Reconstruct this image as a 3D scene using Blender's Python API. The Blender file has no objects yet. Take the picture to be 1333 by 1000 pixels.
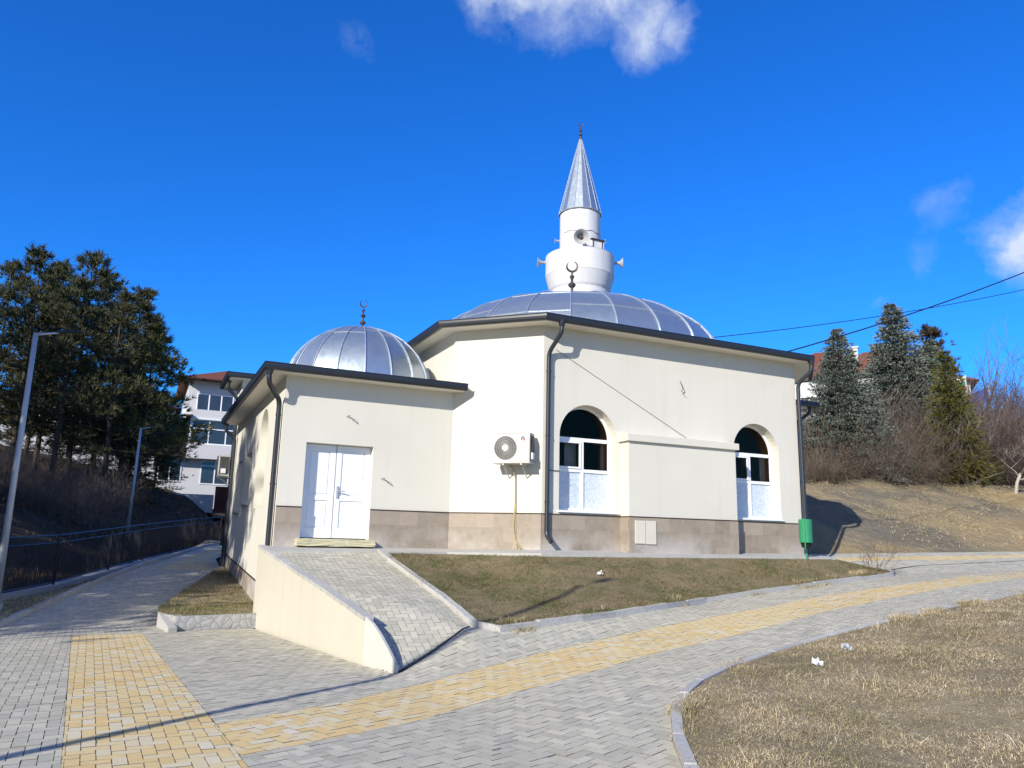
import bpy, bmesh, math, random
import numpy as np
from mathutils import Vector, Matrix
from mathutils.geometry import tessellate_polygon, delaunay_2d_cdt
random.seed(7); rng=np.random.default_rng(11)
SC=bpy.context.scene; COL=SC.collection
PI=math.pi
# ------------------------------------------------------------------ terrain functions
def ss(a,b,t):
    t=np.clip((t-a)/(b-a),0,1); return t*t*(3-2*t)
def r_(x): return np.interp(x,[3,5,7.2,10,12,15,18,22,30,60],[0,.13,.3,.56,.70,.88,1.03,1.14,1.35,1.8])
def l_(y): return np.interp(y,[8,16.5,20,25,31,40,60],[0,-.13,.12,.65,1.1,1.35,2])
YUx=[.9,1.98,2.9,3.66,5.0,7.19,10.07,11.05,14.75,21.24,34]; YUy=[7.5,8.0,8.65,9.03,9.63,10.29,10.71,11.02,11.77,13.15,13.0]
YLx=[.89,2.35,3.0,4.06,5.5,6.27,8.41,9.24,13.85,21.6,34]; YLy=[6.41,6.95,7.37,7.81,8.36,8.64,9.1,9.35,10.5,11.9,11.8]
def base(x,y):
    x=np.asarray(x,float); y=np.asarray(y,float)
    b=r_(x)+l_(y)*(1-ss(2.5,7,x))
    q=np.clip((y-np.interp(x,YUx,YUy))/1.2,0,1.0)*(y<15)
    q=q*q*(3-2*q)*.7+q*.3
    d=.13*(x-18.1)+.99*(y-17.2)
    return b+.35*q*np.interp(x,[2.8,4.2,6,9.5],[0,1,.85,0])+np.interp(d,[-3.6,-.3,0],[0,.38,.45])*ss(12,16,x)
def H(x,y):
    x=np.asarray(x,float); y=np.asarray(y,float)
    s=(x+2.75)*-.935+(y-22)*.354
    hill=np.interp(s,[2.2,3,4.5,6,10,26,60,300],[0,-.1,.1,.8,2.3,6.2,10,22])
    d=.13*(x-18.1)+.99*(y-17.2)
    bank=np.interp(d,[0,6,9,22,60,220],[0,2.5,2.8,3.75,6.55,14.5])*ss(12,16,x)
    drop=np.interp(y,[6,13,21.6,27,34,40],[0,-.35,-.35,-.55,-.6,-.4])*ss(-1.3,-.3,s)*(1-ss(2.4,4.2,s))
    return base(x,y)+hill+bank+drop
def wob(x,y,f=1.0):
    return (np.sin(1.7*f*x+.6*f*y+1)+np.sin(-.9*f*x+2.1*f*y+2)+np.sin(3.3*f*x-1.2*f*y)*.6+np.sin(2.6*f*x+3.9*f*y+4)*.5)/3
# ------------------------------------------------------------------ mesh helpers
class MB:
    def __init__(s): s.v=[]; s.f=[]; s.uv=[]; s.m=[]
    def face(s,pts,uv=None,mi=0):
        i=len(s.v); s.v.extend([tuple(map(float,p)) for p in pts]); s.f.append(tuple(range(i,i+len(pts))))
        s.uv.append(uv or [(0,0)]*len(pts)); s.m.append(mi)
    def mesh(s,V,F,mi=0):
        i=len(s.v); s.v.extend([tuple(map(float,p)) for p in V])
        for f in F:
            s.f.append(tuple(a+i for a in f)); s.uv.append([(0,0)]*len(f)); s.m.append(mi)
    def box(s,a,b,mi=0,M=None):
        x0,y0,z0=a; x1,y1,z1=b
        V=[(x0,y0,z0),(x1,y0,z0),(x1,y1,z0),(x0,y1,z0),(x0,y0,z1),(x1,y0,z1),(x1,y1,z1),(x0,y1,z1)]
        if M is not None: V=[tuple(M@Vector(p)) for p in V]
        s.mesh(V,[(0,3,2,1),(4,5,6,7),(0,1,5,4),(1,2,6,5),(2,3,7,6),(3,0,4,7)],mi)
    def tube(s,pts,rad,n=8,mi=0,cap=True):
        pts=[Vector(p) for p in pts]; k=len(pts)
        R=rad if hasattr(rad,'__len__') else [rad]*k
        V=[];F=[];up=None
        for i,p in enumerate(pts):
            t=(pts[min(i+1,k-1)]-pts[max(i-1,0)]).normalized()
            if up is None:
                up=Vector((0,0,1)) if abs(t.z)<.9 else Vector((1,0,0))
            a=(up-t*up.dot(t)).normalized(); b=t.cross(a); up=a
            for j in range(n):
                w=2*PI*j/n; V.append(p+(a*math.cos(w)+b*math.sin(w))*R[i])
        for i in range(k-1):
            for j in range(n):
                F.append((i*n+j,i*n+(j+1)%n,(i+1)*n+(j+1)%n,(i+1)*n+j))
        if cap: F.append(tuple(range(n-1,-1,-1))); F.append(tuple(range((k-1)*n,k*n)))
        s.mesh(V,F,mi)
    def lathe(s,c,prof,n=32,mi=0,ax=None):
        # prof: (r,z)
        M=Matrix.Identity(3) if ax is None else Vector((0,0,1)).rotation_difference(Vector(ax).normalized()).to_matrix()
        c=Vector(c); V=[];F=[];k=len(prof)
        for r,z in prof:
            for j in range(n):
                w=2*PI*j/n; V.append(c+M@Vector((r*math.cos(w),r*math.sin(w),z)))
        for i in range(k-1):
            for j in range(n): F.append((i*n+j,i*n+(j+1)%n,(i+1)*n+(j+1)%n,(i+1)*n+j))
        s.mesh(V,F,mi)
    def build(s,name,mats,parent=None,smooth=False,kind=None):
        me=bpy.data.meshes.new(name); off=Vector(parent.location) if parent is not None else Vector((0,0,0))
        p=parent
        if p is not None and p.parent is not None: off=off+Vector(p.parent.location)
        V=[(a[0]-off.x,a[1]-off.y,a[2]-off.z) for a in s.v]
        me.from_pydata(V,[],s.f)
        if any(any(c!=(0,0) for c in u) for u in s.uv):
            l=me.uv_layers.new(name='UVMap'); flat=[c for u in s.uv for p in u for c in p]
            l.data.foreach_set('uv',flat)
        if not isinstance(mats,(list,tuple)): mats=[mats]
        for m in mats: me.materials.append(m)
        if len(mats)>1: me.polygons.foreach_set('material_index',s.m)
        if smooth: me.polygons.foreach_set('use_smooth',[True]*len(me.polygons))
        me.update(); o=bpy.data.objects.new(name,me); COL.objects.link(o)
        if parent is not None: o.parent=parent
        if kind: o['kind']=kind
        return o
def smooth_angle(o,deg=35):
    me=o.data; me.polygons.foreach_set('use_smooth',[True]*len(me.polygons))
    try: me.set_sharp_from_angle(angle=math.radians(deg))
    except Exception: pass
def thing(name,label,cat,loc=(0,0,0),group=None):
    o=bpy.data.objects.new(name,None); COL.objects.link(o); o.location=loc; o.empty_display_size=.2
    o['label']=label; o['category']=cat
    if group: o['group']=group
    return o
def tag(o,label,cat,group=None):
    o['label']=label; o['category']=cat
    if group: o['group']=group
    return o
def copy_tree(root,loc,rz=0,sc=1,label=None,group=None):
    r=root.copy(); COL.objects.link(r); r.location=loc; r.rotation_euler=(0,0,rz); r.scale=(sc,sc,sc) if not hasattr(sc,'__len__') else sc
    if label: r['label']=label
    if group: r['group']=group
    for ch in list(root.children):
        c=ch.copy(); COL.objects.link(c); c.parent=r
        for g in list(ch.children):
            d=g.copy(); COL.objects.link(d); d.parent=c
    return r
def bulk(name,V,F,mat,parent=None,kind=None,smooth=False):
    """fast mesh from numpy: V (n,3), F (m,k)"""
    me=bpy.data.meshes.new(name); V=np.asarray(V,np.float32); F=np.asarray(F,np.int32); k=F.shape[1]
    me.vertices.add(len(V)); me.vertices.foreach_set('co',V.ravel())
    me.loops.add(F.size); me.loops.foreach_set('vertex_index',F.ravel())
    me.polygons.add(len(F)); me.polygons.foreach_set('loop_start',np.arange(0,F.size,k,dtype=np.int32))
    me.update(calc_edges=True); me.validate()
    me.materials.append(mat)
    if smooth: me.polygons.foreach_set('use_smooth',np.ones(len(F),bool))
    o=bpy.data.objects.new(name,me); COL.objects.link(o)
    if parent is not None: o.parent=parent
    if kind: o['kind']=kind
    return o
# ------------------------------------------------------------------ material helpers
class NT:
    def __init__(s,t): s.t=t; s.t.nodes.clear()
    def n(s,ty,**k):
        x=s.t.nodes.new('ShaderNode'+ty)
        for a,b in k.items():
            if a[0]=='i' and a[1:].isdigit(): s.set(x,int(a[1:]),b)
            elif a.startswith('in_'): s.set(x,a[3:].replace('_',' '),b)
            else: setattr(x,a,b)
        return x
    def set(s,x,key,v):
        i=x.inputs[key]
        if isinstance(v,bpy.types.NodeSocket): s.t.links.new(v,i)
        else: i.default_value=v
    def math(s,op,a,b=0.0,c=None,clamp=False):
        x=s.n('Math',operation=op,use_clamp=clamp); s.set(x,0,a); s.set(x,1,b)
        if c is not None: s.set(x,2,c)
        return x.outputs[0]
    def mix(s,f,a,b,bt='MIX'):
        x=s.n('Mix',data_type='RGBA',blend_type=bt); s.set(x,'Factor',f)
        x.inputs[6].default_value=(0,0,0,1)
        s.set(x,6,a if isinstance(a,bpy.types.NodeSocket) else (*a,1)[:4]); s.set(x,7,b if isinstance(b,bpy.types.NodeSocket) else (*b,1)[:4]); return x.outputs[2]
    def ramp(s,f,stops,interp='LINEAR'):
        x=s.n('ValToRGB'); s.set(x,0,f); cr=x.color_ramp; cr.interpolation=interp
        while len(cr.elements)<len(stops): cr.elements.new(.5)
        for e,(p,c) in zip(cr.elements,stops): e.position=p; e.color=(*c,1) if hasattr(c,'__len__') else (c,c,c,1)
        return x.outputs[0]
    def noise(s,scale,detail=4,rough=.55,vec=None,out=0,dist=0):
        x=s.n('TexNoise'); x.inputs['Scale'].default_value=scale; x.inputs['Detail'].default_value=detail; x.inputs['Roughness'].default_value=rough; x.inputs['Distortion'].default_value=dist
        if vec is not None: s.t.links.new(vec,x.inputs['Vector'])
        return x.outputs[out]
def mat(name,fn):
    m=bpy.data.materials.new(name); m.use_nodes=True; t=NT(m.node_tree); out=t.n('OutputMaterial')
    bs=t.n('BsdfPrincipled'); m.node_tree.links.new(bs.outputs[0],out.inputs[0]); fn(t,bs,out); return m
def P(t,bs,col=None,rough=.6,metal=0,spec=.4,bump=None,bs_str=.3,bd=.02):
    if col is not None: t.set(bs,'Base Color',col if isinstance(col,bpy.types.NodeSocket) else (*col,1))
    t.set(bs,'Roughness',rough); t.set(bs,'Metallic',metal); t.set(bs,'Specular IOR Level',spec)
    if bump is not None:
        b=t.n('Bump'); t.set(b,'Height',bump); b.inputs['Strength'].default_value=bs_str; b.inputs['Distance'].default_value=bd
        t.set(bs,'Normal',b.outputs[0])
def pos(t): return t.n('NewGeometry').outputs['Position']
def isl(t): return t.n('NewGeometry').outputs['Random Per Island']
def simple(name,col,rough=.6,metal=0,spec=.4,var=.06,scale=3,bump=0):
    def fn(t,bs,o):
        p=pos(t); nz=t.noise(scale,5,.6,p)
        c=t.mix(nz,tuple(max(0,a*(1-var)) for a in col),tuple(min(1,a*(1+var)) for a in col))
        P(t,bs,c,rough,metal,spec,t.noise(scale*25,3,.6,p) if bump else None,bump,.01)
    return mat(name,fn)
def plaster(name,c0,stain=.5):
    def fn(t,bs,o):
        p=pos(t); a=t.noise(.7,6,.6,p); f=t.noise(180,2,.6,p)
        c=t.mix(t.ramp(a,[(.35,0),(.7,1)]),c0,tuple(x*.945 for x in c0))
        mp=t.n('Mapping'); mp.inputs['Scale'].default_value=(5,5,.25); t.set(mp,0,p)
        st=t.noise(1.0,4,.6,mp.outputs[0]); c=t.mix(t.ramp(st,[(.52,0),(.78,stain*.22)]),c,(.42,.38,.32))
        P(t,bs,c,.85,0,.2,f,.25,.004)
    return mat(name,fn)
M={}
M['cream']=plaster('cream_plaster',(.70,.675,.585))
M['ramp_cream']=plaster('warm_cream_plaster',(.585,.55,.45),1.2)
M['soffit']=simple('soffit_paint',(.74,.70,.60),.8,var=.04)
M['white']=simple('white_pvc',(.84,.85,.87),.28,0,.5,.02)
M['endcap']=plaster('pale_chipped_plaster',(.62,.60,.54),2.5); M['whitewash']=plaster('whitewashed_plaster',(.70,.70,.71),1.2)
M['dark']=simple('anthracite_metal',(.022,.026,.034),.38,.0,.6,.2)
M['black']=simple('black_rubber',(.012,.012,.013),.6,0,.3,.2)
M['conc']=simple('concrete',(.46,.45,.415),.9,0,.2,.22,4,.4)
M['galv']=simple('galvanised_steel',(.50,.52,.54),.55,.35,.5,.12,6)
M['finial']=simple('weathered_bronze',(.085,.062,.055),.55,.4,.4,.3,9)
M['green']=simple('green_painted_metal',(.03,.27,.12),.45,0,.5,.18,7)
M['wood']=simple('dark_timber',(.05,.033,.022),.8,0,.2,.4,5)
M['rooftile']=None
def f_tile(t,bs,o):
    p=pos(t); a=t.noise(1.2,5,.6,p); b=t.noise(14,3,.6,p)
    w=t.n('TexWave',wave_type='BANDS',bands_direction='Z'); w.inputs['Scale'].default_value=2.0; w.inputs['Distortion'].default_value=.6; t.set(w,0,p)
    c=t.mix(a,(.19,.055,.032),(.30,.105,.06)); c=t.mix(t.math('MULTIPLY',b,.5),c,(.13,.06,.045)); c=t.mix(t.math('MULTIPLY',w.outputs[1],.35),c,(.08,.03,.02))
    P(t,bs,c,.8,0,.2,w.outputs[1],.5,.05)
M['rooftile']=mat('red_roof_tiles',f_tile)
def f_zinc(t,bs,o):
    p=pos(t); a=t.noise(1.4,5,.6,p); b=t.noise(6,4,.6,p,dist=.4); i=isl(t)
    c=t.mix(a,(.40,.48,.54),(.50,.57,.62)); c=t.mix(t.math('MULTIPLY',t.ramp(i,[(0,0),(1,1)]),.16),c,(.38,.44,.49))
    mp=t.n('Mapping'); mp.inputs['Scale'].default_value=(4,4,.5); t.set(mp,0,p)
    st=t.noise(1.3,5,.65,mp.outputs[0]); c=t.mix(t.ramp(st,[(.56,0),(.8,.3)]),c,(.33,.35,.38))
    P(t,bs,c,t.math('MULTIPLY_ADD',b,.22,.27),.78,.5,t.noise(3.0,3,.5,p),.18,.05)
M['zinc']=mat('zinc_sheet',f_zinc)
M['zinc_seam']=simple('zinc_seam',(.66,.69,.72),.35,.7,.5,.08)
def f_plinth(t,bs,o):
    uv=t.n('UVMap').outputs[0]; p=pos(t)
    br=t.n('TexBrick'); t.set(br,'Vector',uv); br.inputs['Scale'].default_value=1; br.inputs['Brick Width'].default_value=.42; br.inputs['Row Height'].default_value=.3
    br.inputs['Mortar Size'].default_value=.003; br.inputs['Mortar Smooth'].default_value=.1; br.offset=.5
    br.inputs['Color1'].default_value=(.24,.20,.155,1); br.inputs['Color2'].default_value=(.37,.31,.245,1); br.inputs['Mortar'].default_value=(.23,.20,.17,1)
    v=t.noise(5,7,.65,p,dist=1.0); c=t.mix(t.ramp(v,[(.35,0),(.75,.6)]),br.outputs[0],(.43,.36,.28))
    z=t.n('SeparateXYZ'); t.set(z,0,p)
    ef=t.math('MULTIPLY',t.ramp(t.noise(.8,4,.6,p),[(.42,0),(.6,1)]),t.math('SUBTRACT',1,t.math('DIVIDE',t.math('SUBTRACT',z.outputs[2],1.35),.5,clamp=True)))
    c=t.mix(t.math('MULTIPLY',ef,.8),c,(.56,.53,.49))
    P(t,bs,c,.6,0,.35,br.outputs[1],-.3,.004)
M['plinth']=mat('stone_plinth_tiles',f_plinth)
def f_glass(t,bs,o):
    tr=t.n('BsdfTransparent'); tr.inputs[0].default_value=(.72,.70,.66,1); gl=t.n('BsdfGlossy'); gl.inputs[0].default_value=(.9,.6,.4,1); gl.inputs['Roughness'].default_value=.02
    fr=t.n('Fresnel'); fr.inputs[0].default_value=1.3; mx=t.n('MixShader'); t.set(mx,0,fr.outputs[0]); t.t.links.new(tr.outputs[0],mx.inputs[1]); t.t.links.new(gl.outputs[0],mx.inputs[2])
    t.t.links.new(mx.outputs[0],o.inputs[0])
M['glass']=mat('window_glass',f_glass)
def f_dglass(t,bs,o):
    P(t,bs,t.mix(t.noise(.9,4,.6,pos(t)),(.010,.013,.018),(.05,.058,.07)),.07,0,.7)
M['dglass']=mat('dark_window_glass',f_dglass)
def f_frost(t,bs,o):
    p=pos(t); a=t.noise(22,5,.7,p,dist=1.2); P(t,bs,t.ramp(a,[(.3,(.36,.43,.52)),(.5,(.58,.65,.74)),(.68,(.80,.84,.88))]),.3,0,.5)
M['frost']=mat('frosted_pattern_glass',f_frost)
M['curtain']=simple('grey_curtain',(.45,.47,.5),.8,var=.2,scale=2)
# paving
def f_pave(cols,dirt,spot=(.27,.26,.225)):
    def fn(t,bs,o):
        i=isl(t); p=pos(t); c=t.ramp(i,cols); n1=t.noise(.55,5,.6,p); n2=t.noise(60,4,.7,p); n3=t.noise(7,5,.65,p)
        c=t.mix(t.ramp(n1,[(.35,0),(.7,.55)]),c,dirt); n4=t.noise(.23,7,.72,p,dist=1.0); c=t.mix(t.ramp(n4,[(.52,0),(.72,.38)]),c,tuple(x*.55 for x in dirt)); n5=t.noise(2.4,6,.75,p); c=t.mix(t.ramp(n5,[(.64,0),(.74,.4)]),c,(.22,.19,.14)); c=t.mix(t.ramp(n2,[(.4,0),(.75,.4)]),c,spot); c=t.mix(t.ramp(n3,[(.55,0),(.75,.35)]),c,tuple(min(.72,x*2.5) for x in spot))
        P(t,bs,c,.85,0,.25,n2,.35,.004)
    return fn
M['grey_pave']=mat('grey_concrete_pavers',f_pave([(0,(.43,.42,.335)),(.35,(.53,.51,.405)),(.7,(.59,.56,.44)),(1,(.67,.63,.49))],(.51,.475,.35)))
M['yel_pave']=mat('yellow_concrete_pavers',f_pave([(0,(.72,.50,.20)),(.35,(.78,.57,.25)),(.62,(.77,.61,.31)),(.82,(.72,.63,.43)),(1,(.76,.69,.52))],(.70,.59,.33),(.44,.34,.17)))
M['sand']=simple('joint_sand',(.27,.245,.20),.95,var=.4,scale=5); M['joint']=simple('paver_joint_sides',(.21,.195,.165),.95,var=.3,scale=5)
def f_kerb(t,bs,o):
    i=isl(t); p=pos(t); n=t.noise(30,5,.7,p); c=t.mix(i,(.44,.435,.41),(.56,.55,.51)); c=t.mix(t.ramp(n,[(.4,0),(.7,.5)]),c,(.24,.23,.21)); P(t,bs,c,.9,0,.2,n,.5,.006)
M['kerb']=mat('concrete_kerb',f_kerb)
def f_soil(t,bs,o):
    p=pos(t); a=t.noise(.35,6,.62,p); b=t.noise(3.5,6,.7,p); d=t.noise(40,4,.7,p)
    c=t.ramp(a,[(.32,(.24,.19,.11)),(.5,(.37,.30,.18)),(.66,(.50,.42,.27))]); c=t.mix(t.ramp(b,[(.35,0),(.7,.6)]),c,(.17,.14,.10)); c=t.mix(t.ramp(d,[(.4,0),(.75,.6)]),c,(.50,.42,.28)); n3=t.noise(.5,5,.65,p,dist=.4); c=t.mix(t.ramp(n3,[(.44,0),(.60,.45)]),c,(.18,.155,.075))
    P(t,bs,c,.95,0,.1,t.math('ADD',b,t.math('MULTIPLY',d,.5)),.9,.06)
M['soil']=mat('dry_soil',f_soil)
def f_lsoil(t,bs,o):
    p=pos(t); n=t.noise(1.6,6,.75,p,dist=.8); d=t.noise(40,4,.7,p); c=t.mix(t.ramp(n,[(.45,0),(.62,.8)]),(.25,.195,.115),(.12,.125,.05)); c=t.mix(t.ramp(d,[(.4,0),(.75,.6)]),c,(.30,.25,.16)); P(t,bs,c,.95,0,.1,d,.8,.03)
M['lawn_soil']=mat('lawn_soil',f_lsoil)
def f_terrain(t,bs,o):
    p=pos(t); a=t.noise(.16,7,.66,p,dist=.8); b=t.noise(1.3,6,.72,p); d=t.noise(11,4,.75,p)
    x=t.n('SeparateXYZ'); t.set(x,0,p)
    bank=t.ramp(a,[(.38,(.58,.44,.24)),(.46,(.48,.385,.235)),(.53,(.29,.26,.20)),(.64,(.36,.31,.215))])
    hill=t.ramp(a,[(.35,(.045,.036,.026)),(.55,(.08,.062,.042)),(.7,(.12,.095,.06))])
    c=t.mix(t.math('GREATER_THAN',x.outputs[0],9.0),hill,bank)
    c=t.mix(t.ramp(b,[(.35,0),(.7,.6)]),c,t.mix(.5,c,(.09,.08,.06))); c=t.mix(t.ramp(d,[(.42,0),(.72,.5)]),c,t.mix(.55,c,(.40,.33,.22)))
    P(t,bs,c,.95,0,.1,t.math('ADD',t.math('MULTIPLY',b,1.0),t.math('MULTIPLY',d,.5)),1.0,.35)
M['terrain']=mat('bare_earth_and_dry_grass',f_terrain)
def f_grass(c):
    def fn(t,bs,o):
        i=isl(t); p=pos(t); col=t.ramp(i,c[0]); g=t.ramp(i,c[1]); n=t.noise(1.6,6,.75,p,dist=.8)
        col=t.mix(t.ramp(n,[(c[2],0),(c[2]+.16,.8)]),col,g)
        n2=t.noise(2.3,4,.6,p); col=t.mix(t.ramp(n2,[(.46,0),(.7,.35)]),col,(.17,.13,.08)); n3=t.noise(.5,5,.65,p,dist=.4); col=t.mix(t.ramp(n3,[(.44,0),(.60,.45)]),col,(.19,.17,.075))
        P(t,bs,col,.8,0,.15)
    return fn
STRAW=[(0,(.34,.26,.14)),(.4,(.54,.44,.255)),(.75,(.70,.59,.385)),(1,(.80,.71,.51))]
M['lawn']=mat('winter_lawn_blades',f_grass(([(0,(.18,.14,.075)),(.5,(.30,.24,.135)),(1,(.47,.39,.24))],[(0,(.06,.095,.02)),(.6,(.10,.145,.032)),(1,(.18,.205,.066))],.41)))
M['straw']=mat('dry_straw_blades',f_grass((STRAW,[(0,(.12,.13,.04)),(1,(.25,.235,.09))],.50)))
def leafmat(name,stops,rough=.7):
    def fn(t,bs,o):
        i=isl(t); p=t.n('TexCoord').outputs['Object']; c=t.ramp(i,stops); n=t.noise(.8,3,.6,p); c=t.mix(t.ramp(n,[(.4,0),(.65,.45)]),c,tuple(x*.62 for x in stops[0][1])); P(t,bs,c,rough,0,.2)
    return mat(name,fn)
M['pine']=leafmat('pine_needles',[(0,(.045,.055,.028)),(.5,(.075,.085,.036)),(.85,(.13,.125,.052)),(1,(.19,.155,.085))])
M['pine_yellow']=leafmat('olive_pine_needles',[(0,(.10,.108,.03)),(.5,(.18,.17,.045)),(1,(.27,.23,.07))])
M['pine_brown']=leafmat('brownish_needles',[(0,(.035,.035,.018)),(.6,(.07,.055,.03)),(1,(.12,.08,.05))])
M['spruce']=leafmat('blue_spruce_needles',[(0,(.15,.18,.15)),(.5,(.215,.25,.21)),(1,(.285,.315,.27))])
M['cedar']=leafmat('golden_conifer_needles',[(0,(.065,.075,.016)),(.5,(.12,.12,.026)),(1,(.20,.175,.045))])
M['bark']=simple('pine_bark',(.085,.068,.055),.9,0,.1,.45,3,.5)
M['paletrunk']=simple('pale_bark',(.42,.38,.31),.9,0,.1,.25,5,.4)
def twig(name,a,b):
    def fn(t,bs,o): P(t,bs,t.mix(isl(t),a,b),.85,0,.15)
    return mat(name,fn)
M['twig']=twig('brown_twigs',(.11,.085,.066),(.27,.22,.175)); M['twig2']=twig('purple_brown_twigs',(.09,.068,.06),(.22,.17,.15)); M['twig3']=twig('reddish_leaf_twigs',(.10,.06,.03),(.25,.17,.09))
M['step']=None; M['horn']=simple('weathered_grey_paint',(.40,.40,.39),.6,0,.3,.12,8)
def f_step(t,bs,o):
    p=pos(t); n=t.noise(11,6,.7,p); P(t,bs,t.ramp(n,[(.34,(.55,.52,.40)),(.5,(.60,.55,.32)),(.62,(.56,.53,.45)),(.7,(.25,.20,.14))]),.9,0,.1,n,.8,.02)
M['step']=mat('yellow_foam_step',f_step)
M['acgrille']=simple('ac_grey_grille',(.07,.068,.066),.5,0,.4,.1)
M['acwhite']=simple('ac_ivory_casing',(.56,.55,.51),.4,0,.5,.05,2)
M['acbar']=simple('ac_grille_wire',(.42,.41,.385),.5,0,.4,.08); M['logored']=simple('logo_red',(.6,.03,.05),.4); M['logoblue']=simple('logo_navy',(.03,.05,.13),.4); M['logogrey']=simple('logo_grey',(.25,.25,.27),.5)
M['hoseY']=simple('yellow_hose',(.50,.42,.20),.5,0,.4,.2); M['hoseG']=simple('grey_conduit',(.34,.30,.26),.6,0,.3,.2)
M['flagw']=simple('flag_white',(.8,.8,.8),.8); M['flagg']=simple('flag_green',(.01,.22,.09),.8); M['flagr']=simple('flag_red',(.5,.03,.03),.8); M['flagb']=simple('flag_blue',(.02,.06,.35),.8)
M['paper']=simple('white_paper',(.82,.82,.82),.8,0,.2,.05,20); M['plast']=simple('clear_plastic',(.45,.50,.55),.15,0,.6,.3,20)
M['brickred']=simple('dark_red_boards',(.10,.035,.025),.8,0,.2,.3,4)
# ------------------------------------------------------------------ polygons, sheets, pavers
def inpoly(P_,x,y):
    P_=np.asarray(P_,float); x=np.asarray(x,float); y=np.asarray(y,float); r=np.zeros(x.shape,bool); j=len(P_)-1
    for i in range(len(P_)):
        xi,yi=P_[i]; xj,yj=P_[j]
        c=((yi>y)!=(yj>y))&(x<(xj-xi)*(y-yi)/((yj-yi) if yj!=yi else 1e-9)+xi); r^=c; j=i
    return r
def sheet(name,poly,zf,res,m,kind='structure'):
    poly=[Vector(p[:2]) for p in poly]; pts=list(poly); n=len(poly)
    # subdivide border
    B=[]
    for i in range(n):
        a,b=poly[i],poly[(i+1)%n]; k=max(1,int((b-a).length/res))
        for j in range(k): B.append(a.lerp(b,j/k))
    xs=[p.x for p in B]; ys=[p.y for p in B]
    gx=np.arange(min(xs),max(xs),res)+.001; gy=np.arange(min(ys),max(ys),res)+.001; X,Y=np.meshgrid(gx,gy); X=X.ravel();Y=Y.ravel()
    k=inpoly([tuple(p) for p in B],X,Y); V=B+[Vector((a,b)) for a,b in zip(X[k],Y[k])]
    r=delaunay_2d_cdt(V,[],[list(range(len(B)))],1,1e-4)
    v=np.array([tuple(p) for p in r[0]]); z=zf(v[:,0],v[:,1])
    F=[]
    for f in r[2]:
        a,b,c=[v[q] for q in f[:3]]
        F.append(tuple(f) if (b[0]-a[0])*(c[1]-a[1])-(b[1]-a[1])*(c[0]-a[0])>0 else tuple(reversed(f)))
    mb=MB(); mb.mesh(np.c_[v,z],F); return mb.build(name,m,smooth=True,kind=kind)
def clip_rect(poly,rect):
    """poly (list of (x,y)) clipped by convex CCW rect"""
    out=poly
    for i in range(4):
        ax,ay=rect[i]; bx,by=rect[(i+1)%4]; ex,ey=bx-ax,by-ay
        if not out: return out
        new=[]; p=out[-1]; dp=ex*(p[1]-ay)-ey*(p[0]-ax)
        for q in out:
            dq=ex*(q[1]-ay)-ey*(q[0]-ax)
            if dq>=0:
                if dp<0: t=dp/(dp-dq); new.append((p[0]+(q[0]-p[0])*t,p[1]+(q[1]-p[1])*t))
                new.append(q)
            elif dp>=0: t=dp/(dp-dq); new.append((p[0]+(q[0]-p[0])*t,p[1]+(q[1]-p[1])*t))
            p,dp=q,dq
        out=new
    return out
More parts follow.
